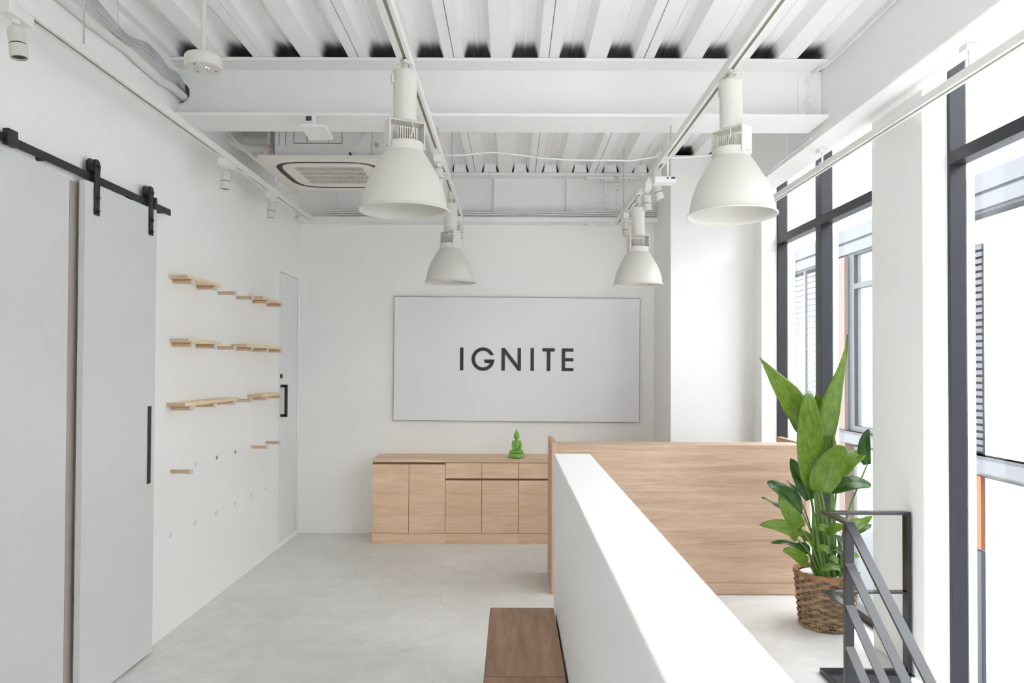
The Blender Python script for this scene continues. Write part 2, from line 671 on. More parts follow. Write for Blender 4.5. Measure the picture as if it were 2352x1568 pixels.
# outside
M['ext_fascia'] = mat('far_fascia', (0.082, 0.086, 0.095), 0.7)
M['ext_line'] = mat('far_shadow_gap', (0.035, 0.037, 0.045), 0.7)
M['ext_pink'] = mat('far_terracotta', (0.13, 0.092, 0.08), 0.8)
M['ext_white'] = mat('far_white_wall', (0.5, 0.5, 0.5), 0.8)
M['ext_wall'] = mat('far_grey_wall', (0.52, 0.52, 0.53), 0.8)
M['ext_frame'] = mat('far_window_frame', (0.022, 0.024, 0.03), 0.5)
M['ext_glass'] = mat('far_window_pane', (0.10, 0.11, 0.118), 0.15)
M['ext_slat'] = mat('far_louvre', (0.05, 0.05, 0.056), 0.6)
M['ext_slat2'] = mat('far_pale_blind', (0.09, 0.092, 0.1), 0.6)
M['ext_orange'] = mat('far_orange', (0.16, 0.05, 0.008), 0.6)
M['street'] = mat('street_asphalt', (0.38, 0.38, 0.38), 0.85)
M['stripe'] = mat('street_stripe', (0.6, 0.6, 0.58), 0.8)

WL = -2.078     # left wall face
YB = 7.234      # back wall face
XF = 2.245      # window frame face
XC = 2.118      # column face
ZC = 3.49       # underside of the deck ribs


def struct(name, mb, m, label=None, base=None, **kw):
    o = mb.build(name, m, base=base or (0, 0, 0), **kw)
    o['kind'] = 'structure'
    if label:
        o['label'] = label
    return o


# ================================================================== SHELL
fl = MB()
fl.box(-2.3, 0.41, -3.4, YB + 0.1, -0.25, 0)
fl.box(0.41, 2.40, 3.94, YB + 0.1, -0.25, 0)
fl.box(0.41, 1.655, 3.66, 3.94, -0.25, 0)
struct('floor', fl, M['floor'], 'grey polished concrete floor with hairline cracks')
struct('wall_left', MB().box(WL - 0.15, WL, -3.4, YB + 0.2, 0, 3.75), M['wall'], 'long white left wall with pegs and doors')
struct('wall_back', MB().box(WL - 0.15, 1.40, YB, YB + 0.2, 0, 3.75), M['wall'], 'white back wall behind the sign board')
struct('wall_pillar', MB().box(1.392, 2.40, 6.49, YB + 0.2, 0, 3.49), M['wall'], 'bright white pillar right of the sign board')
struct('wall_return', MB().box(XC - 0.003, 2.40, 6.268, 6.49, 0, 3.49), M['wall'], 'narrow white return beside the far window')
struct('wall_right', MB().box(XC, 2.34, 3.81, 4.352, 0, 3.07), M['wall'], 'square white column between the windows', bevel=0.004)
rear = MB()
rear.box(-2.3, 2.45, -3.5, -3.4, -3.0, 0.8).box(-2.3, 2.45, -3.5, -3.4, 2.0, 3.75)
rear.box(-2.3, -0.9, -3.5, -3.4, 0.8, 2.0).box(0.9, 2.45, -3.5, -3.4, 0.8, 2.0).box(-0.04, 0.04, -3.48, -3.42, 0.8, 2.0)  # unseen window opening, added and sized to light the room from behind
struct('wall_front', rear, M['wall'], 'white wall facing the sign board, with an unseen double window added for light')
struct('wall_right_blocker', MB().box(XF, 2.45, -3.4, 0.2, -3.0, 3.6), M['wall'], 'unseen white wall right of the viewer, added to cut window light')  # out of view; solid here to hold back light from the near windows
struct('baseboard_left', MB().box(WL, WL + 0.006, 6.58, YB, 0, 0.05), M['wall'], 'low white skirting under the grey door')
low = MB()
low.box(0.222, 0.412, -1.2, 3.90, 0, 1.166)
struct('wall_parapet', low, M['wall'], 'low white parapet wall running towards the viewer', bevel=0.004)

# stairwell
st = thing('staircase', 'flight of steps going down between parapet and black railing', 'staircase', (1.0, 3.6, -3.0), kind='structure')
for k in range(15):
    y1 = 3.66 - 0.262 * k
    zt = -0.18 * (k + 1)
    MB().box(0.414, 1.637, y1 - 0.285, y1, zt - 0.04, zt).build('tread', M['concrete_dark'], st)
wl = MB()
wl.box(0.30, 0.41, -3.3, 3.94, -3.0, -0.25).box(0.41, 2.3, 3.96, 4.1, -3.0, -0.25).box(0.3, 2.4, -3.4, -3.3, -3.0, 0)
struct('wall_stairwell', wl, M['wall'], 'white walls of the stairwell')

# ------------------------------------------------------------------ ceiling
slab = MB().box(-2.3, 2.45, -3.4, YB + 0.2, 3.585, 3.75)
ceil = struct('ceiling', slab, M['ceil'], 'white sprayed corrugated steel deck ceiling')
PER = 0.2882
X_SEAM = 0.217
prof = []
for i in range(2):
    b0 = i * PER
    hf = PER * 0.205
    if i == 0:
        prof += [(b0 + 0.0012, ZC + 0.006), (b0 + 0.004, ZC)]
    prof += [(b0 + hf, ZC), (b0 + hf + 0.030, ZC + 0.078), (b0 + PER / 2 - 0.014, ZC + 0.078), (b0 + PER / 2 - 0.009, ZC + 0.071),
             (b0 + PER / 2 + 0.009, ZC + 0.071), (b0 + PER / 2 + 0.014, ZC + 0.078), (b0 + PER - hf - 0.030, ZC + 0.078), (b0 + PER - hf, ZC)]
prof += [(2 * PER - 0.004, ZC), (2 * PER - 0.0012, ZC + 0.006)]
dm = None
for k in range(-4, 4):
    x0 = X_SEAM + 2 * PER * k
    if dm is None:
        d = MB()
        n = len(prof)
        ys = [-3.3, 0, 3.0, 4.2, 4.5, 4.9, 5.5, 6.4, 6.6, 7.0, YB]
        for y in ys:
            d.v += [Vector((x0 + u, y, z)) for u, z in prof]
        for j in range(len(ys) - 1):
            for i in range(n - 1):
                d.f.append((j * n + i, j * n + i + 1, (j + 1) * n + i + 1, (j + 1) * n + i))
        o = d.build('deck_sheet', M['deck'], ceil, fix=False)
        sol = o.modifiers.new('thickness', 'SOLIDIFY')
        sol.thickness = 0.0015
        sol.offset = 1
        dm, dx = o, x0
    else:
        o = dm.copy()
        COL.objects.link(o)
        o.location.x = x0 - dx

cl = None
for k in range(-8, 6):
    xc = X_SEAM + PER * (k + 0.5)
    if cl is None:
        cl = MB().prism([(xc - 0.062, ZC - 0.002), (xc + 0.062, ZC - 0.002), (xc + 0.054, ZC + 0.077), (xc - 0.054, ZC + 0.077)], lambda u, v, w: Vector((u, 7.062 + w, v)), 0.004).build('flute_closer', M['ceil'], ceil)
        cx0 = xc
    else:
        o = cl.copy()
        COL.objects.link(o)
        o.location.x = xc - cx0

# ------------------------------------------------------------------ beams
def i_girder(name, label, x0, x1, yf, yb, zb, zt, tf, yweb, tw):
    t = thing(name, label, 'beam', ((x0 + x1) / 2, yf, zb))
    MB().box(x0, x1, yf, yb, zt - tf, zt).build('flange', M['beam'], t, bevel=0.002)
    MB().box(x0, x1, yf, yb, zb, zb + tf).build('flange', M['beam'], t, bevel=0.002)
    return t


YF, YBK, ZB1 = 4.44, 4.748, 3.132
xb = i_girder('cross_beam', 'white steel beam crossing the room under the corrugated ceiling', WL, 1.905, YF, YBK, ZB1, ZC - 0.002, 0.02, 4.59, 0.012)
# web with the round cable opening cut into its left end
hz, hr = 3.318, 0.068
wp = [(1.92, ZB1 + 0.02), (1.92, ZC - 0.022), (WL, ZC - 0.022), (WL, hz + hr)]
for i in range(1, 16):
    a = math.pi / 2 - math.pi * i / 16
    wp.append((WL + hr * math.cos(a), hz + hr * math.sin(a)))
wp += [(WL, hz - hr), (WL, ZB1 + 0.02)]
MB().prism(wp, lambda u, v, w: Vector((u, 4.588 + w, v)), 0.012).build('web', M['beam'], xb)
sl = MB()
for i in range(16):
    a0, a1 = math.pi / 2 - math.pi * i / 16, math.pi / 2 - math.pi * (i + 1) / 16
    for rr in ((hr, hr + 0.006),):
        vs = []
        for a in (a0, a1):
            for r_ in rr:
                for y in (4.575, 4.74):
                    vs.append((WL + r_ * math.cos(a), y, hz + r_ * math.sin(a)))
        sl.add(vs, [(0, 1, 5, 4), (2, 6, 7, 3), (0, 4, 6, 2), (1, 3, 7, 5)])
sl.build('sleeve', M['whitemetal'], xb)
MB().box(WL, WL + hr, 4.70, 4.735, hz - hr, hz + hr).build('sleeve_back', M['darkslot'], xb)
pl = MB().box(1.775, 1.872, 4.578, 4.588, 3.165, 3.43).build('splice_plate', M['beam'], xb, bevel=0.002)
for j in range(4):
    zc = 3.20 + 0.064 * j
    MB().cyl((1.835, 4.578, zc), (1.835, 4.562, zc), 0.021, n=6).cyl((1.835, 4.562, zc), (1.835, 4.552, zc), 0.011, n=10).build('bolt', M['beam'], pl, smooth=30)

gd = i_girder('back_girder', 'deep white girder along the top of the back wall carrying cables', WL, 1.392, 7.07, YB - 0.002, 3.012, ZC - 0.002, 0.03, 7.2, 0.012)
MB().box(WL, 1.392, 7.19, 7.202, 3.04, ZC - 0.03).build('web', M['beam'], gd)
MB().box(WL + 0.02, 1.392, 7.060, 7.0695, 3.010, 3.056).build('edge_lip', M['beam'], gd, bevel=0.002)
for px in (775, 1135, 1303):
    xs = at(px, 440, 7.09).x
    MB().box(xs - 0.006, xs + 0.006, 7.134, 7.19, 3.04, ZC - 0.03).build('stiffener', M['beam'], gd)
gp = MB().box(at(1388, 440, 7.18).x, at(1432, 440, 7.18).x, 7.178, 7.19, 3.12, 3.42).build('splice_plate', M['beam'], gd, bevel=0.002)
for col in (1398, 1419):
    for j in range(4):
        x, z = at(col, 440, 7.17).x, 3.17 + 0.062 * j
        MB().cyl((x, 7.178, z), (x, 7.16, z), 0.018, n=6).build('bolt', M['beam'], gp, smooth=30)
for z0, z1, x0p, x1p in ((3.43, 3.455, 1346, 1412), (3.43, 3.455, 1420, 1468), (2.994, 3.011, 1346, 1416)):
    fp = MB().box(at(x0p, 400, 7.1).x, at(x1p, 400, 7.1).x, 7.075, 7.16, z0, z1).build('splice_plate', M['beam'], gd, bevel=0.002)
    nb = 6 if x1p < 1430 else 4
    for j in range(nb):
        x = at(x0p + (j + 0.7) * (x1p - x0p) / (nb + 0.4), 400, 7.1).x
        MB().cyl((x, 7.10, z0), (x, 7.10, z0 - 0.016), 0.016, n=6).build('bolt', M['beam'], fp, smooth=30)

eb = MB().box(1.921, XC, -3.3, 7.05, 3.066, 3.58)
ebo = tag(eb.build('edge_beam', M['beam'], bevel=0.003), 'long boxed white beam running above the windows', 'beam')
MB().box(1.912, 1.921, 5.15, 7.05, 3.10, 3.49).build('cover_plate', M['beam'], ebo)
MB().box(1.917, 1.921, -3.3, 3.73, 3.07, 3.49).build('cover_plate', M['beam'], ebo)
tag(MB().tube([(1.905, -3.2, 3.455), (1.905, 4.30, 3.455), (1.885, 4.42, 3.44), (1.862, 4.54, 3.452), (1.862, 4.57, 3.445)], 0.006, 6).build('conduit', M['wcable'], smooth=60),
    'thin white conduit along the corner of ceiling and long beam', 'conduit')

# ================================================================== WINDOWS
def window(name, label, jambs, posts, y0, y1, z0, z1, zt, outer):
    w = thing(name, label, 'window', (XF, (y0 + y1) / 2, z0), kind='structure')
    GX = 2.325
    ys = []
    for (a, b_) in posts:
        MB().box(XF, GX, a, b_, z0, z1).build('window_post', M['frame'], w, bevel=0.002)
        MB().box(GX + 0.008, GX + 0.05, a + 0.005, b_ - 0.005, z0, z1).build('outer_fin', M['whitemetal'] if outer else M['frame'], w)
    edges = sorted(posts)
    for (a, b_), (c, d_) in zip(edges[:-1], edges[1:]):
        if d_ > c > b_:
            MB().box(XF, GX - 0.001, b_, c, zt, zt + 0.066).build('transom', M['frame'], w, bevel=0.002)
            MB().box(XF + 0.01, GX - 0.001, b_, c, z0, z0 + 0.055).build('bottom_rail', M['frame'], w)
            MB().box(XF + 0.01, GX - 0.001, b_, c, z1 - 0.06, z1).build('top_rail', M['frame'], w)
            MB().box(GX, GX + 0.006, b_, c, zt + 0.03, z1 - 0.03).build('pane', M['glass'], w)
            MB().box(GX, GX + 0.006, b_, c, z0 + 0.03, zt + 0.03).build('pane', M['glass'], w)
    return w


window('window_1', 'tall dark framed window nearest the viewer beside the black railing', None,
       [(3.785, 3.81), (1.95, 2.05), (0.2, 0.3)], 0.2, 3.8, -2.9, 3.45, 2.668, True)
window('window_2', 'tall dark framed window behind the plant with a central mullion', None,
       [(6.25, 6.268), (5.372, 5.47), (4.352, 4.40)], 4.352, 6.268, 0.0, 3.45, 2.668, True)

# ================================================================== DOORS ON THE LEFT WALL
XD = WL + 0.053
d1 = thing('door_1', 'white sliding barn door hanging from the black rail', 'door', (XD, 3.85, 0.012), kind='structure')
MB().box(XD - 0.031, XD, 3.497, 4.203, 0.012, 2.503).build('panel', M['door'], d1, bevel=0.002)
hd = MB().box(XD, XD + 0.006, 4.12, 4.152, 0.965, 1.396).build('pull_handle', M['black'], d1, bevel=0.001)
hd['label'] = 'long black recessed pull'
for yc in (3.587, 4.127):
    hg = MB()
    poly = [(yc - 0.022, 2.35), (yc + 0.022, 2.35), (yc + 0.022, 2.60)]
    poly += [(yc + 0.022 * math.cos(math.pi * i / 10), 2.60 + 0.022 * math.sin(math.pi * i / 10)) for i in range(1, 10)]
    poly += [(yc - 0.022, 2.60)]
    hg.prism(poly, lambda u, v, w: Vector((XD + 0.001 + w, u, v)), 0.006)
    h = hg.build('hanger_strap', M['black'], d1, bevel=0.001)
    wl_ = MB().cyl((XD - 0.026, yc, 2.588), (XD + 0.001, yc, 2.588), 0.036, n=28)
    wl_.cyl((XD - 0.030, yc, 2.588), (XD - 0.026, yc, 2.588), 0.040, n=28)
    wl_.build('roller', M['black'], h, smooth=40)
    for z in (2.37, 2.435, 2.588):
        MB().cyl((XD + 0.007, yc, z), (XD + 0.017, yc, z), 0.009, n=12).build('bolt', M['black'], h, smooth=40)
d2 = thing('door_2', 'wide white fixed panel left of the sliding door', 'door', (WL + 0.018, 2.9, 0.01), kind='structure')
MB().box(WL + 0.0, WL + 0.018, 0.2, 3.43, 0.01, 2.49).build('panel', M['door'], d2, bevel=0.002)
struct('trim_1', MB().box(WL, WL + 0.004, 3.455, 3.52, 0, 2.49), M['jamb'], 'narrow beige jamb strip between the white panels')
rl = thing('door_rail', 'black steel rail of the sliding door on the left wall', 'rail', (WL, 2.2, 2.517))
MB().box(XD - 0.022, XD - 0.014, 0.5, 4.405, 2.515, 2.552).build('bar', M['black'], rl, bevel=0.0015)
for y in (1.2, 2.0, 2.75, 3.22, 3.97, 4.32):
    sp_ = MB().cyl((WL, y, 2.525), (XD - 0.022, y, 2.525), 0.012, n=14).build('standoff', M['black'], rl, smooth=40)
    MB().cyl((XD - 0.014, y, 2.534), (XD - 0.011, y, 2.534), 0.008, n=6).build('bolt_head', M['black'], sp_)
for y, w_ in ((2.985, 0.03), (4.191, 0.012)):
    MB().box(XD - 0.026, XD + 0.004, y - w_, y + w_, 2.508, 2.575).build('stop', M['black'], rl, bevel=0.006)

d3 = thing('door_3', 'pale grey flush door in the far left corner', 'door', (WL, 6.87, 0.05), kind='structure')
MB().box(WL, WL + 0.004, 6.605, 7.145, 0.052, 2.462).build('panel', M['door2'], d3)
gl_ = MB().box(WL, WL + 0.0045, 6.60, 7.15, 2.462, 2.468).box(WL, WL + 0.0045, 7.145, 7.15, 0.05, 2.468)
gl_.build('shadow_gap', M['hole'], d3)
hp = MB().box(WL + 0.004, WL + 0.062, 6.635, 6.66, 1.168, 1.192).box(WL + 0.004, WL + 0.062, 6.635, 6.66, 1.432, 1.456)
hp.box(WL + 0.040, WL + 0.064, 6.635, 6.66, 1.168, 1.456)
hp.build('pull_handle', M['black'], d3, bevel=0.001)['label'] = 'square black bow handle'
MB().cyl((WL + 0.004, 6.645, 1.532), (WL + 0.014, 6.645, 1.532), 0.022, n=20).build('lock', M['black'], d3, smooth=40)

# ================================================================== PEGS AND SHELVES
PY = [4.529 + 0.348 * k for k in range(6)]
PZ = [2.137, 1.750, 1.363, 0.976, 0.589]
ORD = ['first', 'second', 'third', 'fourth', 'fifth', 'sixth']
ROW = ['top', 'second', 'third', 'fourth', 'lowest']
peg = thing('wall_peg', 'x', 'peg')
MB().cyl((0, 0, 0), (0.118, 0, 0), 0.0125, n=18).build('dowel', M['dowel'], peg, smooth=40)
MB().cyl((0.116, 0, 0), (0.127, 0, 0), 0.0175, n=20).build('end_cap', M['cap'], peg, smooth=40)
first = True
on = {}
for r_, c0, c1 in ((0, 0, 1), (0, 4, 5), (1, 0, 1), (1, 3, 5), (2, 0, 2), (2, 4, 5)):
    for c in range(c0, c1 + 1):
        on[(r_, c)] = 1
for r_ in range(4):
    for c in range(6):
        if r_ == 3 and c in (1, 2, 3):
            continue
        o = peg if first else copy_tree(peg)
        first = False
        o.location = (WL, PY[c], PZ[r_])
        what = 'carrying a shelf board' if (r_, c) in on else 'carrying nothing'
        tag(o, f'wooden peg {what}, {ORD[c]} from the sliding door in the {ROW[r_]} row', 'peg', 'wooden pegs on the left wall')
plug = MB().cyl((0, 0, 0), (0.003, 0, 0), 0.0165, n=20).build('wall_plug', M['plug'], base=(0, 0, 0), smooth=40)
plug2 = MB().cyl((0, 0, 0), (0.003, 0, 0), 0.0135, n=20).build('wall_plug', M['hole'], base=(0, 0, 0), smooth=40)
f1 = f2 = True
for r_, c in [(3, 1), (3, 2), (3, 3)] + [(4, k) for k in range(6)]:
    dk = (r_, c) in ((3, 2), (3, 3))
    src = plug2 if dk else plug
    o = src if (f2 if dk else f1) else copy_tree(src)
    if dk:
        f2 = False
    else:
        f1 = False
    o.location = (WL, PY[c], PZ[r_])
    tag(o, f'{"grey" if dk else "white"} round plug, {ORD[c]} from the sliding door in the {ROW[r_]} row', 'plug', 'empty peg holes')
for r_, y0, y1, lab in ((0, 4.465, 4.985, 'pine shelf board nearest the sliding door in the top row'),
                        (0, 5.815, 6.325, 'pine shelf board nearest the grey door in the top row'),
                        (1, 4.49, 5.005, 'pine shelf board nearest the sliding door in the middle row'),
                        (1, 5.475, 6.33, 'long pine shelf board nearest the grey door in the middle row'),
                        (2, 4.455, 5.315, 'long pine shelf board nearest the sliding door in the bottom row'),
                        (2, 5.815, 6.33, 'pine shelf board nearest the grey door in the bottom row')):
    z0 = PZ[r_] + 0.0126
    o = MB().box(WL + 0.001, WL + 0.1155, y0 + 0.0005, y1, z0, z0 + 0.022).build('shelf_board', M['pine'], bevel=0.0015)
    tag(o, lab, 'shelf', 'shelf boards on pegs')
    MB().box(WL + 0.002, WL + 0.1145, y0 - 0.0006, y0 + 0.002, z0 + 0.001, z0 + 0.021).build('end_grain', M['pine_end'], o)

# ================================================================== SIGN BOARD
YS = 7.205
SX = YS / F_PX
bc = at(1186.9, 825, YS)
sb = thing('sign_board', 'large pale sign board with black lettering on the back wall', 'sign', (bc.x, YS, bc.z))
ROTB = R(0.30)
BW, BH = 565.5 * SX / 2, 285 * SX / 2
MB().box(bc.x - BW, bc.x + BW, YS, YB - 0.002, bc.z - BH, bc.z + BH).build('edge', M['boardedge'], sb)
MB().box(bc.x - BW + 0.0035, bc.x + BW - 0.0035, YS - 0.003, YS + 0.01, bc.z - BH + 0.0035, bc.z + BH - 0.0035).build('face', M['board'], sb)
ZS = 7.84


def letter(poly, yo):
    def fn(u, v, w):
        return Vector((bc.x + (u - 1150) / ZS * SX, YS - 0.0035 - w, bc.z - (v - yo) / ZS * SX))
    MB().prism(poly, fn, 0.004).build('letter', M['letter'], sb)


C0 = 350


def rect(a, b_, c, d_):
    return [(a, c), (b_, c), (b_, d_), (a, d_)]


letter(rect(128, 190, 137, 547), 342)
g = []
for i in range(0, 49):
    a = R(20.5 + (357.5 - 20.5) * i / 48)
    g.append((543 + 206 * math.cos(a), 346 - 211 * math.sin(a)))
g += [(752, 353), (565, 353), (565, 411), (676, 411)]
for i in range(0, 41):
    a = R(336 - (336 - 29) * i / 40)
    g.append((543 + 144 * math.cos(a), 346 - 150 * math.sin(a)))
letter(g, 346)
letter([(875, 148), (933, 148), (1166, 446), (1166, 150), (1226, 150), (1226, 558), (1172, 558), (937, 258), (937, 556), (875, 556)], 352)
letter(rect(1398, 1460, 151, 560), 355.5)
letter([(1608, 155), (1835, 155), (1835, 214), (1755, 214), (1755, 565), (1691, 565), (1691, 214), (1608, 214)], 360)
letter([(1958, 157), (2171, 157), (2171, 216), (2021, 216), (2021, 333), (2171, 333), (2171, 391), (2021, 391), (2021, 509), (2171, 509), (2171, 567), (1958, 567)], 362)
sb.rotation_euler = (0, ROTB, 0)

# ================================================================== CABINETS
YC = 6.80
CX0, CW = -1.276, 0.3345
lab = ['oak base cabinet with two tall doors at the left end', 'oak base cabinet with two drawers over doors in the middle of the row',
       'oak base cabinet half hidden behind the reception desk']
for u in range(3):
    x0 = CX0 + 2 * CW * u
    x1 = x0 + 2 * CW
    t = thing('base_cabinet', lab[u], 'cabinet', ((x0 + x1) / 2, YC, 0), 'oak base cabinets along the back wall')
    MB().box(x0 + 0.0005, x1 - 0.0005, YC + 0.02, YB - 0.003, 0.0, 0.744).build('body', M['oak_c'], t)
    MB().box(x0, x1, YC + 0.003, YC + 0.02, 0.0, 0.096).build('plinth', M['oak_c'], t)
    MB().box(x0 + 0.001, x1 - 0.001, YC + 0.0192, YC + 0.0198, 0.097, 0.743).build('carcass_edge', M['groove'], t)
    for c in range(2):
        a, b_ = x0 + c * CW + 0.002, x0 + (c + 1) * CW - 0.002
        if u == 0:
            MB().box(a, b_, YC, YC + 0.019, 0.1, 0.726).build('door', M['oak_c'], t, bevel=0.001)
        else:
            MB().box(a, b_, YC, YC + 0.019, 0.1, 0.580).build('door', M['oak_c'], t, bevel=0.001)
            MB().box(a, b_, YC, YC + 0.019, 0.600, 0.741).build('drawer', M['oak_c'], t, bevel=0.001)
            MB().box(a, b_, YC + 0.017, YC + 0.0191, 0.5805, 0.5995).build('finger_groove', M['groove'], t)
    if u == 0:
        MB().box(x0 + 0.002, x1 - 0.001, YC + 0.017, YC + 0.0191, 0.7265, 0.744).build('finger_groove', M['groove'], t)
wt = thing('cabinet_worktop', 'long oak worktop over the base cabinets', 'worktop', (CX0 + 3 * CW, 7.0, 0.745))
MB().box(CX0 - 0.002, CX0 + 4 * CW - 0.0005, YC - 0.002, YB - 0.002, 0.746, 0.774).build('board', M['oak_c'], wt, bevel=0.001)
MB().box(CX0 + 4 * CW + 0.0005, CX0 + 6 * CW, YC - 0.002, YB - 0.002, 0.746, 0.774).build('board', M['oak_c'], wt, bevel=0.001)

# ================================================================== RECEPTION DESK
YDK = 5.306
dk = thing('reception_desk', 'oak reception desk standing across the room behind the parapet', 'desk', (1.2, YDK, 0))
XR = 2.135
MB().box(0.326, XR - 0.04, YDK, YDK + 0.03, 0.088, 1.045).build('front_panel', M['oak'], dk, bevel=0.001)
MB().box(0.326, XR - 0.04, YDK + 0.002, YDK + 0.03, 0.004, 0.086).build('kickboard', M['oak'], dk)
MB().box(0.326, XR - 0.04, YDK - 0.002, YDK + 0.225, 1.045, 1.068).build('counter_top', M['oak'], dk, bevel=0.001)
MB().box(0.326, XR - 0.04, YDK + 0.03, 5.90, 0.70, 0.73).build('worktop', M['oak'], dk)
for a, b_ in ((0.287, 0.325), (XR - 0.039, XR)):
    MB().prism([(YDK - 0.003, 0.002), (5.872, 0.002), (5.872, 1.078), (YDK - 0.003, 1.078)], lambda u, v, w, a=a: Vector((a + w, u, v)), b_ - a).build('end_panel', M['oak_y'], dk, bevel=0.001)

# ================================================================== BENCHES
for y0, y1, lb in ((2.893, 3.716, 'walnut box bench against the parapet, farther of the two'), (2.06, 2.887, 'walnut box bench against the parapet, nearest the viewer')):
    b = thing('bench', lb, 'bench', (0.06, (y0 + y1) / 2, 0), 'walnut benches along the parapet')
    MB().box(-0.105, 0.212, y0, y1, 0.395, 0.42).build('top', M['walnut'], b, bevel=0.001)
    MB().box(-0.098, 0.205, y0 + 0.004, y1 - 0.004, 0.03, 0.3945).build('box', M['walnut'], b)
    MB().box(-0.085, 0.20, y0 + 0.02, y1 - 0.02, 0.0, 0.0295).build('plinth', M['black'], b)

# ================================================================== STAIR RAILING
rg = thing('stair_railing', 'black flat-bar steel railing guarding the stairwell by the window', 'railing', (1.68, 3.7, 0))
XL, YN, YFR = 1.672, 3.685, 3.94
hw = 0.0225
ZR = [0.86, 0.658, 0.452, 0.248]
MB().box(XL - hw, XL + hw, YN - 0.012, YN + 0.012, -0.28, 0.845).build('post', M['rail'], rg, bevel=0.0015)
MB().box(2.086, 2.108, YFR - 0.025, YFR + 0.025, 0.005, 0.848).build('post', M['rail'], rg, bevel=0.0015)
# handrail: level piece, mitred corner, then the slope down the stairs
MB().box(XL - hw, 2.108, YFR - 0.022, YFR + 0.024, 0.846, 0.862).build('top_rail', M['rail'], rg, bevel=0.0015)
MB().box(XL - hw, XL + hw, YN - 0.012, YFR - 0.023, 0.846, 0.862).build('top_rail', M['rail'], rg, bevel=0.0015)
MB().box(XL - hw, 2.085, YFR - 0.020, YFR + 0.02, 0.432, 0.442).build('mid_rail', M['rail'], rg)
MB().box(XL - hw, XL + hw, YN + 0.013, YFR - 0.021, 0.434, 0.444).build('mid_rail', M['rail'], rg)
SL = math.tan(R(34.6))
for i, z in enumerate(ZR):
    ln = 3.4
    th = 0.016 if i == 0 else 0.010
    ys = YN - 0.0125
    MB().prism([(ys, z), (ys - ln, z - ln * SL), (ys - ln, z - ln * SL - th), (ys, z - th)], lambda u, v, w: Vector((XL - hw + w, u, v)), 2 * hw).build(
        'handrail' if i == 0 else 'slanted_bar', M['rail'], rg)
for k in (1, 2):
    y = YN - 1.3 * k
    MB().box(XL - hw, XL + hw, y - 0.012, y + 0.012, -0.28 - 1.3 * k * SL, 0.83 - 1.3 * k * SL).build('post', M['rail'], rg)
MB().box(1.655, 2.116, 3.938, 3.958, -0.30, 0.03).build('base_plate', M['rail'], rg)
MB().box(1.640, 1.655, 3.0, 3.958, -0.30, 0.03).build('base_plate', M['rail'], rg)
MB().box(1.655, 2.116, 3.90, 3.937, 0.004, 0.012).build('base_lip', M['rail'], rg)

# ================================================================== TRACKS
ZT = 2.965          # underside of the tracks


def track(name_lab, X, y0, y1, slots, rods, z=ZT):
    t = thing('lighting_track', name_lab, 'track', (X, (y0 + y1) / 2, z))
    TW, TS, TH = 0.024, 0.0075, 0.040
    b = MB().box(X - TW, X - TS, y0, y1, z, z + TH).box(X + TS, X + TW, y0, y1, z, z + TH).box(X - TS, X + TS, y0, y1, z + 0.018, z + TH)
    b.build('rail', M['track'], t, bevel=0.001)
    for a, c in slots:
        MB().box(X - TS + 0.0002, X + TS - 0.0002, a, c, z + 0.006, z + 0.0175).build('slot', M['slot'], t)
    for a, c in zip([q[1] for q in slots[:-1]], [q[0] for q in slots[1:]]):
        MB().box(X - TS + 0.0002, X + TS - 0.0002, a, c, z - 0.0005, z + 0.0175).build('slot_cover', M['track'], t)
    MB().box(X - TW - 0.001, X + TW + 0.001, y1, y1 + 0.02, z - 0.001, z + TH + 0.001).build('end_cap', M['track'], t)
    for y in rods:
        zr = ZC + 0.08 if not (YF < y < YBK) else ZB1
        MB().cyl((X, y, z + 0.040), (X, y, zr), 0.0045, n=8).build('hanger_rod', M['rod'], t, smooth=40)
    return t


XT1, XT2, XT3, XT4 = -1.872, -0.474, 0.987, 2.045
track('white lighting track hung along the left wall', XT1, -3.0, 6.80, [(-3, 4.66), (5.0, 5.1), (5.22, 5.58), (5.86, 6.75)], (1.2, 3.205, 5.78))
track('white lighting track carrying the two left pendant lamps', XT2, -3.0, 6.86, [(-3, 4.55), (4.85, 5.1), (5.3, 6.8)], (1.6, 4.66, 5.75))
track('white lighting track carrying the two right pendant lamps', XT3, -3.0, 6.90, [(-3, 4.70), (4.86, 4.98), (5.74, 6.3), (6.62, 6.88)], (1.6, 4.60, 6.55))
t4 = track('white lighting track hung below the beam along the windows', XT4, -3.0, 6.24, [(-3, 6.2)], (), 2.925)
for px in (1890, 2232):
    y = XT4 * F_PX / (px - 1176)
    br = MB().box(XT4 - 0.03, XT4 + 0.022, y - 0.03, y + 0.03, 3.043, 3.065).cyl((XT4, y, 2.965), (XT4, y, 3.045), 0.007, n=8)
    br.box(XT4 - 0.02, XT4 + 0.02, y - 0.006, y + 0.006, 2.9655, 2.976)
    br.build('bracket', M['whitemetal'], t4)

# ------------------------------------------------------------------ spotlights
sp0 = thing('track_spotlight', 'x', 'spotlight')
MB().box(-0.025, 0.025, -0.07, 0.07, -0.046, -0.001).build('adapter', M['track'], sp0, bevel=0.003)
MB().cyl((0, 0, -0.046), (0, 0, -0.062), 0.014, n=14).cyl((0, 0, -0.06), (0.012, 0, -0.09), 0.006, n=8).build('arm', M['track'], sp0, smooth=40)
hd = MB().lathe([(0.0, -0.078), (0.026, -0.078), (0.0295, -0.082), (0.0295, -0.138)], 24).lathe([(0.0275, -0.138), (0.0275, -0.1425)], 24)
hd.lathe([(0.0305, -0.1425), (0.0305, -0.190), (0.027, -0.192), (0.027, -0.180), (0.0, -0.178)], 24)
h0 = hd.build('head', M['cream'], sp0, smooth=40)
MB().lathe([(0.0285, -0.1375), (0.0290, -0.1400), (0.0285, -0.1430)], 24).build('ring', M['darkslot'], h0)
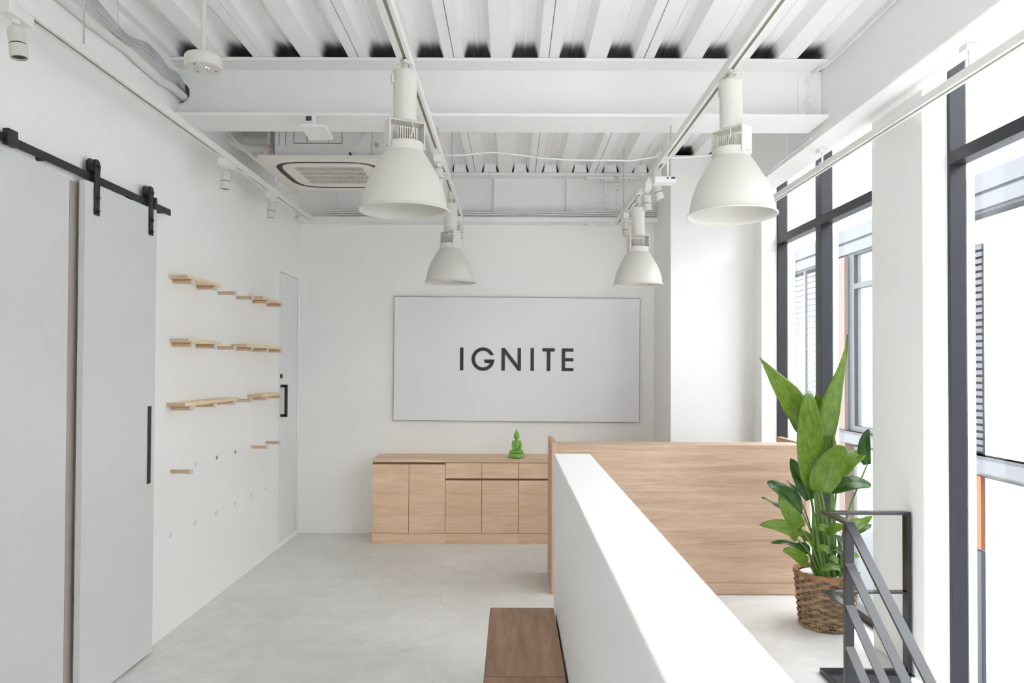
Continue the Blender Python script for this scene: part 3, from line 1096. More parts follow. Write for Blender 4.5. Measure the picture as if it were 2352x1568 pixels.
MB().cyl((0, 0, -0.1805), (0, 0, -0.183), 0.0262, n=24).build('lens', M['darkslot'], h0)
MB().box(-0.031, -0.027, -0.004, 0.004, -0.144, -0.1365).build('bridge', M['cream'], h0)
spots = [(XT1, 2.765, 0.0, -8, 'white spotlight at the near end of the left wall track'),
         (XT1, 4.81, 0.0, 2, 'white spotlight on the left wall track beside the air conditioner'),
         (XT1, 5.73, 0.0, 2, 'white spotlight at the far end of the left wall track'),
         (XT2, 4.72, 0.0, 0, 'white spotlight hidden behind the front left pendant lamp'),
         (XT2, 6.62, 0.0, 0, 'white spotlight behind the back left pendant lamp'),
         (XT3, 5.08, 0.45, -16, 'tilted white spotlight under the access point on the right track'),
         (XT3, 5.42, 0.0, -2, 'upright white spotlight between access point and back right pendant lamp'),
         (XT3, 6.47, 0.4, -4, 'small white spotlight left of the back right pendant lamp')]
for i, (x, y, rz, tl, lb) in enumerate(spots):
    o = sp0 if i == 0 else copy_tree(sp0)
    o.location = (x, y, ZT)
    tag(o, lb, 'spotlight', 'spotlights on the tracks')
    for ch in o.children:
        if ch.name.startswith('head'):
            ch.matrix_local = Matrix.Translation((0, 0, -0.075)) @ Matrix.Rotation(R(tl), 4, 'Y') @ Matrix.Translation((0, 0, 0.075))

# ------------------------------------------------------------------ pendants
pd = thing('pendant_lamp', 'x', 'lamp')
RZ = -0.662
outer = [(0.078, 0.262), (0.090, 0.251), (0.112, 0.217), (0.130, 0.186), (0.148, 0.155), (0.164, 0.118), (0.176, 0.080), (0.184, 0.045), (0.188, 0.014), (0.190, 0.008), (0.199, 0.004), (0.200, 0.0), (0.197, -0.003)]
inner = [(r - 0.006, z) for r, z in reversed(outer[:-3])]
sh = MB().lathe([(r, RZ + z) for r, z in outer] + [(r, RZ + z - 0.003) for r, z in inner], 56).build('shade', M['cream'], pd, smooth=50)
MB().lathe([(0.07, RZ + 0.256), (0.0805, RZ + 0.256), (0.0825, RZ + 0.260), (0.0825, RZ + 0.296), (0.079, RZ + 0.300), (0.0, RZ + 0.300)], 40).build('collar', M['cream'], pd, smooth=40)
bk = MB()
for s in (-1, 1):
    bk.box(s * 0.079 - 0.003, s * 0.079 + 0.003, -0.036, 0.036, RZ + 0.268, RZ + 0.391)
bk.box(-0.076, 0.076, -0.036, 0.036, RZ + 0.386, RZ + 0.391)
bo = bk.build('bracket', M['cream'], pd, bevel=0.001)
for s in (-1, 1):
    for dy in (-0.008, 0.008):
        MB().cyl((s * 0.082, dy, RZ + 0.279), (s * 0.0835, dy, RZ + 0.279), 0.003, n=8).build('screw', M['slot'], bo)
hs = MB().box(-0.045, 0.045, -0.035, 0.035, RZ + 0.300, RZ + 0.306)
for i in range(9):
    x = -0.042 + i * 0.0105
    hs.box(x - 0.0016, x + 0.0016, -0.035, 0.035, RZ + 0.305, RZ + 0.362)
hs.box(-0.045, 0.045, -0.005, 0.005, RZ + 0.305, RZ + 0.358)
hs.build('heat_sink', M['creamac'], pd)
MB().tube(smoothpath([(0.02, -0.036, RZ + 0.385), (0.026, -0.04, RZ + 0.36), (0.015, -0.041, RZ + 0.33), (0.005, -0.036, RZ + 0.305)]), 0.0025, 6).build('lead', M['wcable'], pd, smooth=60)
MB().lathe([(0.0, RZ + 0.391), (0.046, RZ + 0.391), (0.051, RZ + 0.396), (0.0515, RZ + 0.402), (0.0515, RZ + 0.594), (0.053, RZ + 0.596), (0.053, RZ + 0.607), (0.050, RZ + 0.611), (0.0, RZ + 0.611)], 40).build('driver_housing', M['cream'], pd, smooth=40)
MB().cyl((0, 0, RZ + 0.611), (0, 0, RZ + 0.628), 0.022, n=20).cyl((0, 0, RZ + 0.628), (0, 0, RZ + 0.650), 0.011, n=16).box(-0.014, 0.014, -0.026, 0.026, RZ + 0.645, -0.0012).build('coupler', M['cream'], pd, smooth=40)
MB().tube(smoothpath([(-0.010, 0, RZ + 0.628), (-0.028, -0.01, RZ + 0.642), (-0.05, -0.012, RZ + 0.630), (-0.060, -0.008, RZ + 0.600), (-0.058, -0.004, RZ + 0.57), (-0.053, 0, RZ + 0.56)]), 0.0035, 8).build('cord', M['cream'], pd, smooth=60)
MB().box(-0.064, -0.051, -0.010, 0.010, RZ + 0.555, RZ + 0.594).build('cord_clip', M['cream'], pd, bevel=0.002)
loop = [(0.02 + 0.034 * math.cos(a), 0.004 * math.sin(2 * a), RZ + 0.630 + 0.024 * math.sin(a)) for a in [2 * math.pi * i / 24 for i in range(24)]]
MB().tube(loop, 0.0009, 5, closed=True).build('safety_wire', M['rod'], pd)
lamps = [(XT2, 3.235, 27, (0.8, -0.3), 'white bell pendant lamp hanging in front of the air conditioner'),
         (XT3, 3.33, -52, (-1.0, -1.0), 'large white bell pendant lamp hanging nearest the windows'),
         (XT2, 5.66, -48, (0.5, 0.8), 'white bell pendant lamp above the left half of the sign board'),
         (XT3, 5.80, 14, (0.5, -0.3), 'white bell pendant lamp above the right end of the sign board')]
for i, (x, y, rz, (tx, ty), lb) in enumerate(lamps):
    o = pd if i == 0 else copy_tree(pd)
    o.location = (x, y, ZT - (0.036 if y > 5 else 0.0))
    o.rotation_euler = (R(tx), R(ty), R(rz))
    tag(o, lb, 'lamp', 'bell pendant lamps')
    if y > 5:
        ORIG[o.name] = Vector((0, 0, 0))
        MB().box(-0.011, 0.011, -0.02, 0.02, -0.0012, 0.0348).build('extension', M['cream'], o)

# ================================================================== EMERGENCY LIGHT, ACCESS POINTS, AIR CONDITIONER
ec = at(467, 150, 3.07)
em = thing('emergency_light', 'round cream emergency light on a stem below the ceiling', 'light', (ec.x, ec.y, 2.85))
MB().lathe([(0, 2.862), (0.070, 2.862), (0.0745, 2.866), (0.0745, 2.905), (0.070, 2.912), (0.0, 2.914)], 40, (ec.x, ec.y, 0)).build('housing', M['cream'], em, smooth=40)
MB().lathe([(0, 2.974), (0.0105, 2.974), (0.0105, 2.930), (0.016, 2.918), (0.024, 2.914)], 20, (ec.x, ec.y, 0)).cyl((ec.x, ec.y, 2.97), (ec.x, ec.y, ZC + 0.08), 0.0105, n=16).build('stem', M['cream'], em, smooth=40)
ln = MB().lathe([(0.030, 2.862), (0.026, 2.856), (0.012, 2.852), (0, 2.851)], 24, (ec.x, ec.y, 0)).build('lens', M['chrome'], em, smooth=40)
for a in (0.6, 2.4, 4.4):
    x, y = ec.x + 0.05 * math.cos(a), ec.y + 0.05 * math.sin(a)
    MB().cyl((x, y, 2.8625), (x, y, 2.8605), 0.006, n=10).build('screw', M['hole'], em)

ap = thing('access_point', 'flat white access point tilted under the cross beam', 'access point', (*at(730, 310, 4.40).xy, 3.0))
pc = at(712, 275, 4.42)
MB().box(pc.x - 0.033, pc.x + 0.033, 4.395, 4.44, pc.z - 0.035, pc.z + 0.03).build('clamp', M['whitemetal'], ap, bevel=0.006)
MB().box(pc.x - 0.018, pc.x + 0.016, 4.392, 4.396, pc.z - 0.014, pc.z + 0.013).build('clamp_hole', M['darkslot'], ap)
MB().box(pc.x - 0.012, pc.x + 0.03, 4.41, 4.44, pc.z - 0.065, pc.z - 0.035).build('arm', M['rod'], ap)
c_ = [at(690, 290.5, 4.30), at(748, 291.5, 4.30), at(765, 321.5, 4.52), at(711, 322.5, 4.52)]
pts = [Vector((p.x, p.y, p.z)) for p in c_]
nrm = (pts[1] - pts[0]).cross(pts[3] - pts[0]).normalized()
if nrm.z < 0:
    nrm = -nrm
pm = MB().add(pts + [p + nrm * 0.018 for p in pts], [(0, 1, 2, 3), (7, 6, 5, 4), (0, 4, 5, 1), (1, 5, 6, 2), (2, 6, 7, 3), (3, 7, 4, 0)])
pm.build('plate', M['whitemetal'], ap, bevel=0.003)
MB().box(pc.x - 0.035, pc.x + 0.055, 4.37, 4.42, pc.z - 0.0635, pc.z - 0.058).build('mount', M['bluish'], ap)

a2 = at(1529, 411, 4.86)
ap2 = thing('access_point', 'white access point box hanging on a rod beside the right track', 'access point', (a2.x, a2.y, a2.z))
MB().box(a2.x - 0.073, a2.x + 0.073, 4.86, 4.97, a2.z - 0.019, a2.z + 0.021).build('box', M['whitemetal'], ap2, bevel=0.006)
for dx, w_ in ((0.012, 0.005), (0.05, 0.013)):
    MB().box(a2.x + dx - w_, a2.x + dx + w_, 4.857, 4.8605, a2.z + 0.002, a2.z + 0.013).build('port', M['bluish'], ap2)
MB().tube([(XT3 + 0.045, 4.91, a2.z + 0.0212), (XT3 + 0.045, 4.91, a2.z + 0.1), (XT3 + 0.045, 4.91, ZC + 0.077)], 0.008, 8).build('rod', M['whitemetal'], ap2, smooth=60)

# four-way ceiling cassette
ay0, ay1 = 5.20, 6.15
al, ar, az = at(578, 363, ay0).x, at(890, 363, ay0).x, 3.088
ac = thing('air_conditioner', 'cream ceiling cassette air conditioner left of the front pendant lamp', 'air conditioner', ((al + ar) / 2, (ay0 + ay1) / 2, az))
ax, aw = (al + ar) / 2, (ar - al) / 2
MB().box(al + 0.148, ar - 0.13, ay0 + 0.06, ay1 - 0.06, az + 0.02, ZC - 0.06).build('casing', M['whitemetal'], ac, bevel=0.002)


def rrect(hx, hy, r, n=8):
    out = []
    for (sx, sy, a0) in ((1, 1, 0), (-1, 1, 90), (-1, -1, 180), (1, -1, 270)):
        for i in range(n + 1):
            a = R(a0 + 90 * i / n)
            out.append((sx * (hx - r) + r * math.cos(a), sy * (hy - r) + r * math.sin(a)))
    return out


ayc = (ay0 + ay1) / 2


def sup(h, e, n=64):
    out = []
    for i in range(n):
        a = 2 * math.pi * (i + 0.5) / n
        c_, s_ = math.cos(a), math.sin(a)
        k_ = (abs(c_) ** e + abs(s_) ** e) ** (-1 / e)
        out.append((h * k_ * c_, h * k_ * s_))
    return out


def ring(name, rings, m):
    n = len(rings[0][0])
    mb = MB()
    fs = []
    vs = [Vector((ax + u, ayc + v, z)) for pts_, z in rings for u, v in pts_]
    for j in range(len(rings) - 1):
        fs += [(j * n + i, j * n + (i + 1) % n, (j + 1) * n + (i + 1) % n, (j + 1) * n + i) for i in range(n)]
    return mb.add(vs, fs).build(name, M[m], ac, smooth=35)


ring('panel', [(sup(aw, 60), az + 0.022), (sup(aw, 60), az), (sup(aw * 0.82, 4.2), az - 0.002), (sup(aw * 0.82, 4.2), az + 0.006)], 'creamac')
ring('air_slot', [(sup(aw * 0.83, 4.2), az + 0.001), (sup(aw * 0.70, 5.0), az + 0.001)], 'darkslot')
ring('centre_panel', [(sup(aw * 0.725, 5.0), az + 0.004), (sup(aw * 0.725, 5.0), az - 0.001), (sup(aw * 0.52, 60), az - 0.001), (sup(aw * 0.52, 60), az + 0.012)], 'creamac')
gw = aw * 0.52
MB().box(ax - gw, ax + gw, ayc - gw, ayc + gw, az + 0.008, az + 0.012).build('filter', M['darkslot'], ac)
gr = MB()
NS = 38
for i in range(NS + 1):
    x = ax - gw + 2 * gw * i / NS
    gr.box(x - 0.0032, x + 0.0032, ayc - gw, ayc + gw, az - 0.0006, az + 0.003)
for j in range(5):
    y = ayc - gw + 2 * gw * j / 4
    gr.box(ax - gw, ax + gw, y - 0.009, y + 0.009, az - 0.0008, az + 0.002)
go = gr.build('grille', M['creamac'], ac)
go['kind'] = 'stuff'
for dx in (-0.3, 0.3):
    for dy in (-0.38, 0.38):
        MB().cyl((ax + dx, ayc + dy, ZC - 0.062), (ax + dx, ayc + dy, ZC + 0.08), 0.005, n=8).build('hanger_rod', M['rod'], ac)
fy = ay0 + 0.06 - 0.0008
for (u0, v0, u1, v1) in ((641, 303, 641, 333), (656, 303, 656, 333), (675, 303, 675, 329), (675, 329, 786, 329), (705, 303, 705, 329), (754, 303, 754, 329), (786, 303, 786, 329)):
    p0, p1 = at(u0, v0, fy), at(u1, v1, fy)
    MB().box(p0.x - 0.002, p1.x + 0.002, fy, fy + 0.002, min(p0.z, p1.z) - 0.002, max(p0.z, p1.z) + 0.002).build('knockout_line', M['slot'], ac)
p0 = at(805, 353, fy)
MB().cyl((p0.x, fy - 0.001, p0.z), (p0.x, fy + 0.001, p0.z), 0.012, n=16).build('cable_hole', M['darkslot'], ac)
MB().tube([(p0.x + 0.005, fy - 0.003, p0.z), (p0.x + 0.10, fy - 0.01, p0.z + 0.13), (p0.x + 0.14, fy - 0.01, p0.z + 0.19)], 0.005, 8).build('cord', M['wcable'], ac, smooth=60)
bx = [at(834, 340, fy).x, at(886, 340, fy).x]
MB().box(ar - 0.128, bx[1], ay0 + 0.09, ay0 + 0.45, az + 0.03, ZC - 0.09).build('control_box', M['whitemetal'], ac, bevel=0.002)
MB().cyl((ar - 0.09, ay0 + 0.085, az + 0.12), (ar - 0.09, ay0 + 0.055, az + 0.12), 0.013, n=12).build('valve', M['brass'], ac, smooth=40)

# pipework left of the cassette
pw = [('fat white wrapped pipe elbow left of the air conditioner, upper one', [(500, 300), (525, 318), (560, 325), (625, 323)], 5.5, 0.042),
      ('white wrapped pipe left of the air conditioner, lower one', [(510, 312), (545, 332), (575, 342), (628, 342)], 5.38, 0.030),
      ('thin white pipe slanting behind the left wall track', [(520, 298), (548, 330), (585, 365)], 5.1, 0.010),
      ('large white round duct behind the cross beam', [(520, 296), (560, 304), (625, 303)], 5.7, 0.055)]
for lb, pp, y, r_ in pw:
    o = MB().tube(smoothpath([at(a, b_, y) for a, b_ in pp]), r_, 14).build('insulated_pipe', M['pvc'], smooth=60)
    tag(o, lb, 'pipe', 'pipes beside the air conditioner')
vp = at(617, 335, 5.3)
o = thing('pipe_valve', 'small brass valve on the pipes beside the air conditioner', 'valve', vp)
MB().cyl(vp + Vector((0, 0, -0.08)), vp + Vector((0, 0, 0.14)), 0.007, n=10).build('riser', M['pvc'], o, smooth=40)
MB().cyl(vp + Vector((0, 0, -0.012)), vp + Vector((0, 0, 0.012)), 0.018, n=6).build('nut', M['brass'], o)
MB().box(vp.x - 0.035, vp.x + 0.005, 5.30, 5.34, vp.z - 0.085, vp.z - 0.03).build('label_plate', M['whitemetal'], o)

# ================================================================== CABLES
XP = WL + 0.0275
ip = [at_x(a, b_, XP) for a, b_ in ((90, -45), (150, 2), (205, 48), (262, 92), (290, 112), (318, 140), (345, 163), (368, 184))]
ip += [Vector((XP, 4.40, hz - 0.022)), Vector((XP, 4.60, hz - 0.024)), Vector((XP, 4.68, hz - 0.024))]
o = MB().tube(smoothpath(ip, 5), 0.026, 12).build('wrapped_pipe', M['insul'], smooth=60)
tag(o, 'white wrapped pipe below the grey cables on the left wall', 'pipe')
NI = len(ip)
for k in range(8):
    lane, row = k % 2, k // 2
    pts = []
    for i, p in enumerate(ip):
        fan = 1.0 + 0.9 * math.sin(0.9 * i) ** 2 if i < NI - 4 else 1.0
        dx = 0.037 + 0.012 * lane
        dz = 0.022 + 0.018 * math.sin(1.3 * i + 0.4)
        if i >= NI - 4:
            dz = 0.038
        if i >= NI - 2:
            dx = -0.010 + 0.013 * lane
        pts.append(p + Vector((dx, 0, dz + 0.0115 * row * fan)))
    o = MB().tube(smoothpath(pts, 5), 0.004, 6).build('cable', M['cable'], smooth=60)
    tag(o, 'thin grey cable in the bundle running along the top of the left wall', 'cable', 'cables along the left wall')
# --- cables on the girder: three lanes by three rows in front of the stiffeners
for k in range(9):
    lane, row = k % 3, k // 3
    ph = random.random() * 6
    pts = []
    for i in range(15):
        x = -1.80 + 3.17 * i / 14
        sag = 0.012 + 0.010 * math.sin(0.55 * i + 0.6)
        pts.append(Vector((x, 7.083 + 0.0165 * lane + 0.0012 * math.sin(ph + i), 3.060 + 0.0185 * row + sag + 0.0016 * math.sin(ph * 2 + 1.1 * i))))
    o = MB().tube(smoothpath(pts, 4), 0.0055, 6).build('cable', M['wcable'], smooth=60)
    tag(o, 'white cable in the bundle lying on the back girder', 'cable', 'cables on the back girder')
sp_pts = [at(a, b_, 4.88) for a, b_ in ((1000, 357), (1060, 356), (1125, 350), (1180, 354), (1245, 363), (1310, 367), (1400, 368), (1500, 369), (1570, 362), (1645, 355), (1700, 345))]
sp_pts = smoothpath(sp_pts, 8)
for p in sp_pts:      # the cable lies over both tracks
    for xt in (XT2, XT3):
        w_ = max(0.0, 1 - max(0.0, abs(p.x - xt) - 0.05) / 0.15)
        p.z += max(0.0, 3.0135 - p.z) * min(1.0, w_)
o = MB().tube(sp_pts, 0.006, 8).build('cable', M['wcable'], smooth=60)
tag(o, 'single white cable strung between the two pendant tracks', 'cable')
cp = [at_x(a, b_, 1.904) for a, b_ in ((1768, 393), (1790, 376), (1812, 356), (1840, 336), (1862, 318))]
o = MB().tube(smoothpath(cp, 5), 0.006, 8).build('cable', M['wcable'], smooth=60)
tag(o, 'white cable along the lower edge of the long window beam', 'cable')
for px, y0p, Y in ((1034, 470, 6.2), (1125, 410, 6.6)):
    a = at(px, y0p, Y)
    o = MB().cyl((a.x, Y, a.z), (a.x, Y, ZC + 0.08), 0.0035, n=8).build('hanging_rod', M['wcable'], smooth=40)
    tag(o, 'thin white rod hanging from the ceiling ' + ('behind the back left pendant lamp' if px == 1034 else 'in front of the back girder'), 'rod')
for px, py, Y in ((183, 96, 2.96), (270, 70, 3.2)):
    a = at(px, py, Y)
    if px == 183:
        continue
    o = thing('hanging_bolt', 'short threaded rod with a nut hanging from the ceiling at the left wall', 'rod', (a.x, a.y, a.z))
    MB().cyl((a.x, Y, a.z), (a.x, Y, ZC + 0.08), 0.003, n=8).build('shaft', M['rod'], o, smooth=40)
    MB().cyl((a.x, Y, a.z + 0.006), (a.x, Y, a.z + 0.014), 0.008, n=6).build('nut', M['rod'], o)
for (x, y, lb) in ((XT3, 4.80, 'thin round plate on the right track just behind the cross beam'), (XT3, 6.40, 'thin round plate on the right track beside the back pendant lamp'), (XT2, 6.45, 'thin round plate on the left track beside the back pendant lamp')):
    o = thing('feed_plate', lb, 'plate', (x, y, 3.0))
    MB().cyl((x, y, 3.0055), (x, y, 3.011), 0.055, n=32).build('disc', M['whitemetal'], o, smooth=40)
    for dx in (-0.012, 0.012):
        MB().cyl((x + dx, y, 3.011), (x + dx, y, 3.065), 0.002, n=6).build('pin', M['rod'], o)

# ================================================================== STATUE
scx = at(1186.3, 1050, 6.93).x
scy = 6.93
stt = thing('statue', 'small glossy green seated meditation statue on the worktop', 'statue', (scx, scy, 0.774))
H = 0.268
u_ = H / 1290.0    # picture units of the close-up to metres


def V3(x, z, y=0.0):
    return Vector((scx + (x - 712) * u_, scy + y, 0.775 + (1440 - z) * u_))


bs = MB()
bs.lathe([(0, 0.775), (0.066, 0.775), (0.072, 0.780), (0.0745, 0.792), (0.0725, 0.806), (0.067, 0.815), (0.0, 0.816)], 40, (scx, scy, 0))
bso = bs.build('lotus_base', M['statue'], stt, smooth=50)
for row, (z, r_, off) in enumerate(((0.804, 0.0665, 0), (0.788, 0.069, 0.5))):
    for k in range(18):
        a = 2 * math.pi * (k + off) / 18
        Mx = Matrix.Rotation(a, 3, 'Z') @ Matrix.Rotation(R(15 if row == 0 else -15), 3, 'Y')
        MB().ell((scx + r_ * math.cos(a), scy + r_ * math.sin(a), z), (0.009, 0.0125, 0.0105), Mx, 10, 6).build('petal', M['statue'], bso, smooth=60)
body = MB()


def cap(p0, p1, r0, r1, n=8):
    for i in range(n + 1):
        t = i / n
        p = p0.lerp(p1, t)
        r = r0 + (r1 - r0) * t
        body.ell(p, (r, r, r), None, 12, 8)


# crossed legs
cap(V3(712, 1140, 0.012), V3(470, 1165, -0.012), 0.024, 0.017)
cap(V3(712, 1140, 0.012), V3(955, 1165, -0.012), 0.024, 0.017)
cap(V3(470, 1175, -0.014), V3(690, 1185, -0.036), 0.0165, 0.011)
cap(V3(955, 1175, -0.014), V3(740, 1170, -0.034), 0.0165, 0.012)
body.ell(V3(712, 1190, 0.005), (0.058, 0.040, 0.012))
# torso, shoulders, neck
body.ell(V3(718, 1020, 0.008), (0.030, 0.024, 0.030))
body.ell(V3(718, 860, 0.008), (0.031, 0.022, 0.044))
body.ell(V3(718, 745, 0.008), (0.037, 0.019, 0.022))
body.ell(V3(715, 668, 0.008), (0.021, 0.015, 0.013))
cap(V3(715, 690, 0.008), V3(713, 560, 0.004), 0.013, 0.012)
# right arm reaching over the knee, left hand in the lap
cap(V3(572, 735, 0.008), V3(542, 900, 0.004), 0.0135, 0.0105)
cap(V3(540, 900, 0.006), V3(600, 1090, -0.036), 0.0115, 0.0085)
cap(V3(600, 1090, -0.038), V3(690, 1150, -0.046), 0.0075, 0.005)
cap(V3(862, 735, 0.008), V3(895, 900, 0.006), 0.0145, 0.0125)
cap(V3(905, 900, 0.008), V3(860, 1040, -0.026), 0.013, 0.010)
cap(V3(860, 1040, -0.026), V3(740, 1055, -0.034), 0.009, 0.006)
# robe band across the chest
cap(V3(770, 640, -0.004), V3(680, 850, -0.014), 0.005, 0.004)
# head, face, ears, hair, topknot
body.ell(V3(714, 490, -0.002), (0.0205, 0.021, 0.027))
body.ell(V3(714, 400, 0.003), (0.0255, 0.0255, 0.0185))
body.ell(V3(714, 318, 0.003), (0.0185, 0.0185, 0.0165))
body.ell(V3(712, 232, 0.003), (0.0085, 0.0085, 0.013))
body.ell(V3(710, 182, 0.003), (0.0042, 0.0042, 0.008))
body.ell(V3(712, 505, -0.0225), (0.0032, 0.0045, 0.0075))
body.ell(V3(711, 556, -0.0195), (0.0065, 0.0035, 0.0025))
for s_ in (-1, 1):
    body.ell(V3(714 + s_ * 108, 505, 0.003), (0.0042, 0.007, 0.016))
    body.ell(V3(712 + s_ * 46, 462, -0.0195), (0.0065, 0.003, 0.0022))
bo_ = body.build('figure', M['statue'], stt, fix=False)
rm = bo_.modifiers.new('remesh', 'REMESH')
rm.mode = 'VOXEL'
rm.voxel_size = 0.0013
rm.use_smooth_shade = True
sm = bo_.modifiers.new('smooth', 'SMOOTH')
sm.factor = 0.5
sm.iterations = 4
bpy.context.view_layer.update()
ev = bo_.evaluated_get(bpy.context.evaluated_depsgraph_get())
nm_ = bpy.data.meshes.new_from_object(ev)
bo_.modifiers.clear()
bo_.data = nm_
nm_.polygons.foreach_set('use_smooth', [True] * len(nm_.polygons))

# ================================================================== BASKET AND PLANT
KX, KY = 1.985, 4.69
RB, RT, HB = 0.152, 0.183, 0.350


def rad(z):
    return RB + (RT - RB) * (z / HB) ** 0.8


bk_ = thing('wicker_basket', 'brown woven bamboo basket holding the tall plant', 'basket', (KX, KY, 0))
NST = 22
for i in range(NST):
    a = 2 * math.pi * i / NST
    d_ = Vector((math.cos(a), math.sin(a), 0))
    MB().tube([Vector((KX, KY, z)) + d_ * (rad(z) - 0.003) for z in (0.008, 0.1, 0.2, 0.345)], 0.0045, 6).build('stake', M['basket'], bk_, smooth=60)
NB = 17
for k in range(NB):
    z0 = 0.006 + (HB - 0.03) * k / NB
    hgt = (HB - 0.03) / NB * 0.88
    seg = NST * 4
    vs, fs = [], []
    jit = random.random() * 0.003
    for i in range(seg):
        a = 2 * math.pi * i / seg
        w_ = math.cos(a * NST / 2 + (math.pi if k % 2 else 0))
        w_ = math.copysign(min(1, abs(w_) * 1.6), w_)
        for z, dr in ((z0, 0.0), (z0 + hgt, 0.0), (z0 + hgt, 0.0022), (z0 + hgt / 2, 0.0034), (z0, 0.0022)):
            r_ = rad(z) + 0.0075 * w_ + dr + jit * 0.4
            vs.append((KX + r_ * math.cos(a), KY + r_ * math.sin(a), z))
    for i in range(seg):
        j = (i + 1) % seg
        for q in range(5):
            q2 = (q + 1) % 5
            fs.append((i * 5 + q, j * 5 + q, j * 5 + q2, i * 5 + q2))
    MB().add(vs, fs).build('weave_band', M['basket'], bk_, smooth=50, fix=False)
rim_pts = [(KX + (RT + 0.004) * math.cos(2 * math.pi * i / 48), KY + (RT + 0.004) * math.sin(2 * math.pi * i / 48), HB - 0.012) for i in range(48)]
rm_ = MB()
rm_.lathe([(RT + 0.008, HB - 0.026), (RT + 0.011, HB - 0.013), (RT + 0.008, HB), (RT - 0.008, HB), (RT - 0.010, HB - 0.013), (RT - 0.008, HB - 0.026)], 56, (KX, KY, 0), closed=True)
rim = rm_.build('rim', M['basketrim'], bk_, smooth=50)
for i in range(16):
    a = 2 * math.pi * i / 16 + 0.1
    cx, cy = KX + (RT + 0.001) * math.cos(a), KY + (RT + 0.001) * math.sin(a)
    Mx = Matrix.Translation((cx, cy, HB - 0.013)) @ Matrix.Rotation(a, 4, 'Z')
    MB().box(-0.012, 0.013, -0.004, 0.004, -0.016, 0.015, Mx).build('binding', M['basket'], rim)
MB().cyl((KX, KY, 0.002), (KX, KY, 0.012), RB - 0.004, n=40).build('bottom', M['basket'], bk_)

pt = thing('potted_plant', 'tall bird of paradise plant with broad green leaves by the window', 'plant', (KX, KY, 0.02))
MB().cyl((KX, KY, 0.02), (KX, KY, 0.322), 0.135, 0.163, n=40).build('pot_liner', M['soilcover'], pt, smooth=40)


def bez(pts, n):
    P = smoothpath(pts, 12)
    L = [0.0]
    for a, b_ in zip(P[:-1], P[1:]):
        L.append(L[-1] + (b_ - a).length)
    out = []
    j = 0
    for i in range(n):
        t = L[-1] * i / (n - 1)
        while j < len(L) - 2 and L[j + 1] < t:
            j += 1
        s = (t - L[j]) / max(1e-9, L[j + 1] - L[j])
        out.append(P[j].lerp(P[j + 1], s))
    return out


def leaf(spine, wl, wr, nrm, fold=0.25, m='leaf', ripple=0.004, stem_from=None, sr=0.008, blunt=0.6, skew=0.78):
    """spine: points base -> tip; wl/wr: half widths left/right; nrm: the way the upper face looks"""
    N, K = 22, 5
    S = bez(spine, N)
    nrm = Vector(nrm).normalized()
    vs, fs, uvs = [], [], []
    ph = random.random() * 6
    Ltot = sum((b_ - a).length for a, b_ in zip(S[:-1], S[1:]))
    for i, p in enumerate(S):
        t = i / (N - 1)
        tan = (S[min(i + 1, N - 1)] - S[max(i - 1, 0)]).normalized()
        side = tan.cross(nrm).normalized()
        nn = side.cross(tan).normalized()
        prof_ = (math.sin(math.pi * min(1, (t * 0.93 + 0.07)) ** skew) ** blunt)
        if i == N - 1:
            prof_ = 0.02
        for k in range(-K, K + 1):
            s = k / K
            w = (wr if s > 0 else wl) * prof_
            lift = fold * abs(s) * w + (ripple * math.sin(9 * t + ph + s * 2) * abs(s)) - 0.35 * fold * w * s * s
            vs.append(p + side * (s * w) + nn * lift)
            uvs.append((t * Ltot / 0.55, 0.5 + 0.5 * s))
    q = 2 * K + 1
    for i in range(N - 1):
        for k in range(q - 1):
            fs.append((i * q + k, i * q + k + 1, (i + 1) * q + k + 1, (i + 1) * q + k))
    mb = MB().add(vs, fs)
    o = mb.build('leaf', M[m], pt, fix=False)
    me = o.data
    ul = me.uv_layers.new(name='UVMap')
    for lp in me.loops:
        ul.data[lp.index].uv = uvs[lp.vertex_index]
    me.polygons.foreach_set('use_smooth', [True] * len(me.polygons))
    sol = o.modifiers.new('thickness', 'SOLIDIFY')
    sol.thickness = 0.0012
    # midrib on the underside
    radii = [0.0045 * (1 - i / (N - 1)) + 0.0008 for i in range(N)]
    MB().tube([p - nrm * 0.002 for p in S], 0.004, 6, radii=radii).build('midrib', M['stem'], o, smooth=60)
    if stem_from is not None:
        a = Vector(stem_from)
        e = S[0]
        d = (S[2] - S[0]).normalized()
        dv = e - a
        mid = a.lerp(e, 0.5) + Vector((-0.12 * dv.x, -0.12 * dv.y, 0.05 * dv.length))
        P = bez([a, mid, e], 14)
        rs = [sr * (1.35 - 0.75 * i / 13) for i in range(14)]
        MB().tube(P, sr, 8, radii=rs).build('stem', M['stem'], pt, smooth=60)


def A(px, py, dy=0.0):
    return at(px, py, KY + dy)


def base(dx=0.0, dy=0.0):
    return (KX + dx, KY + dy, 0.30)


PX = 0.00276
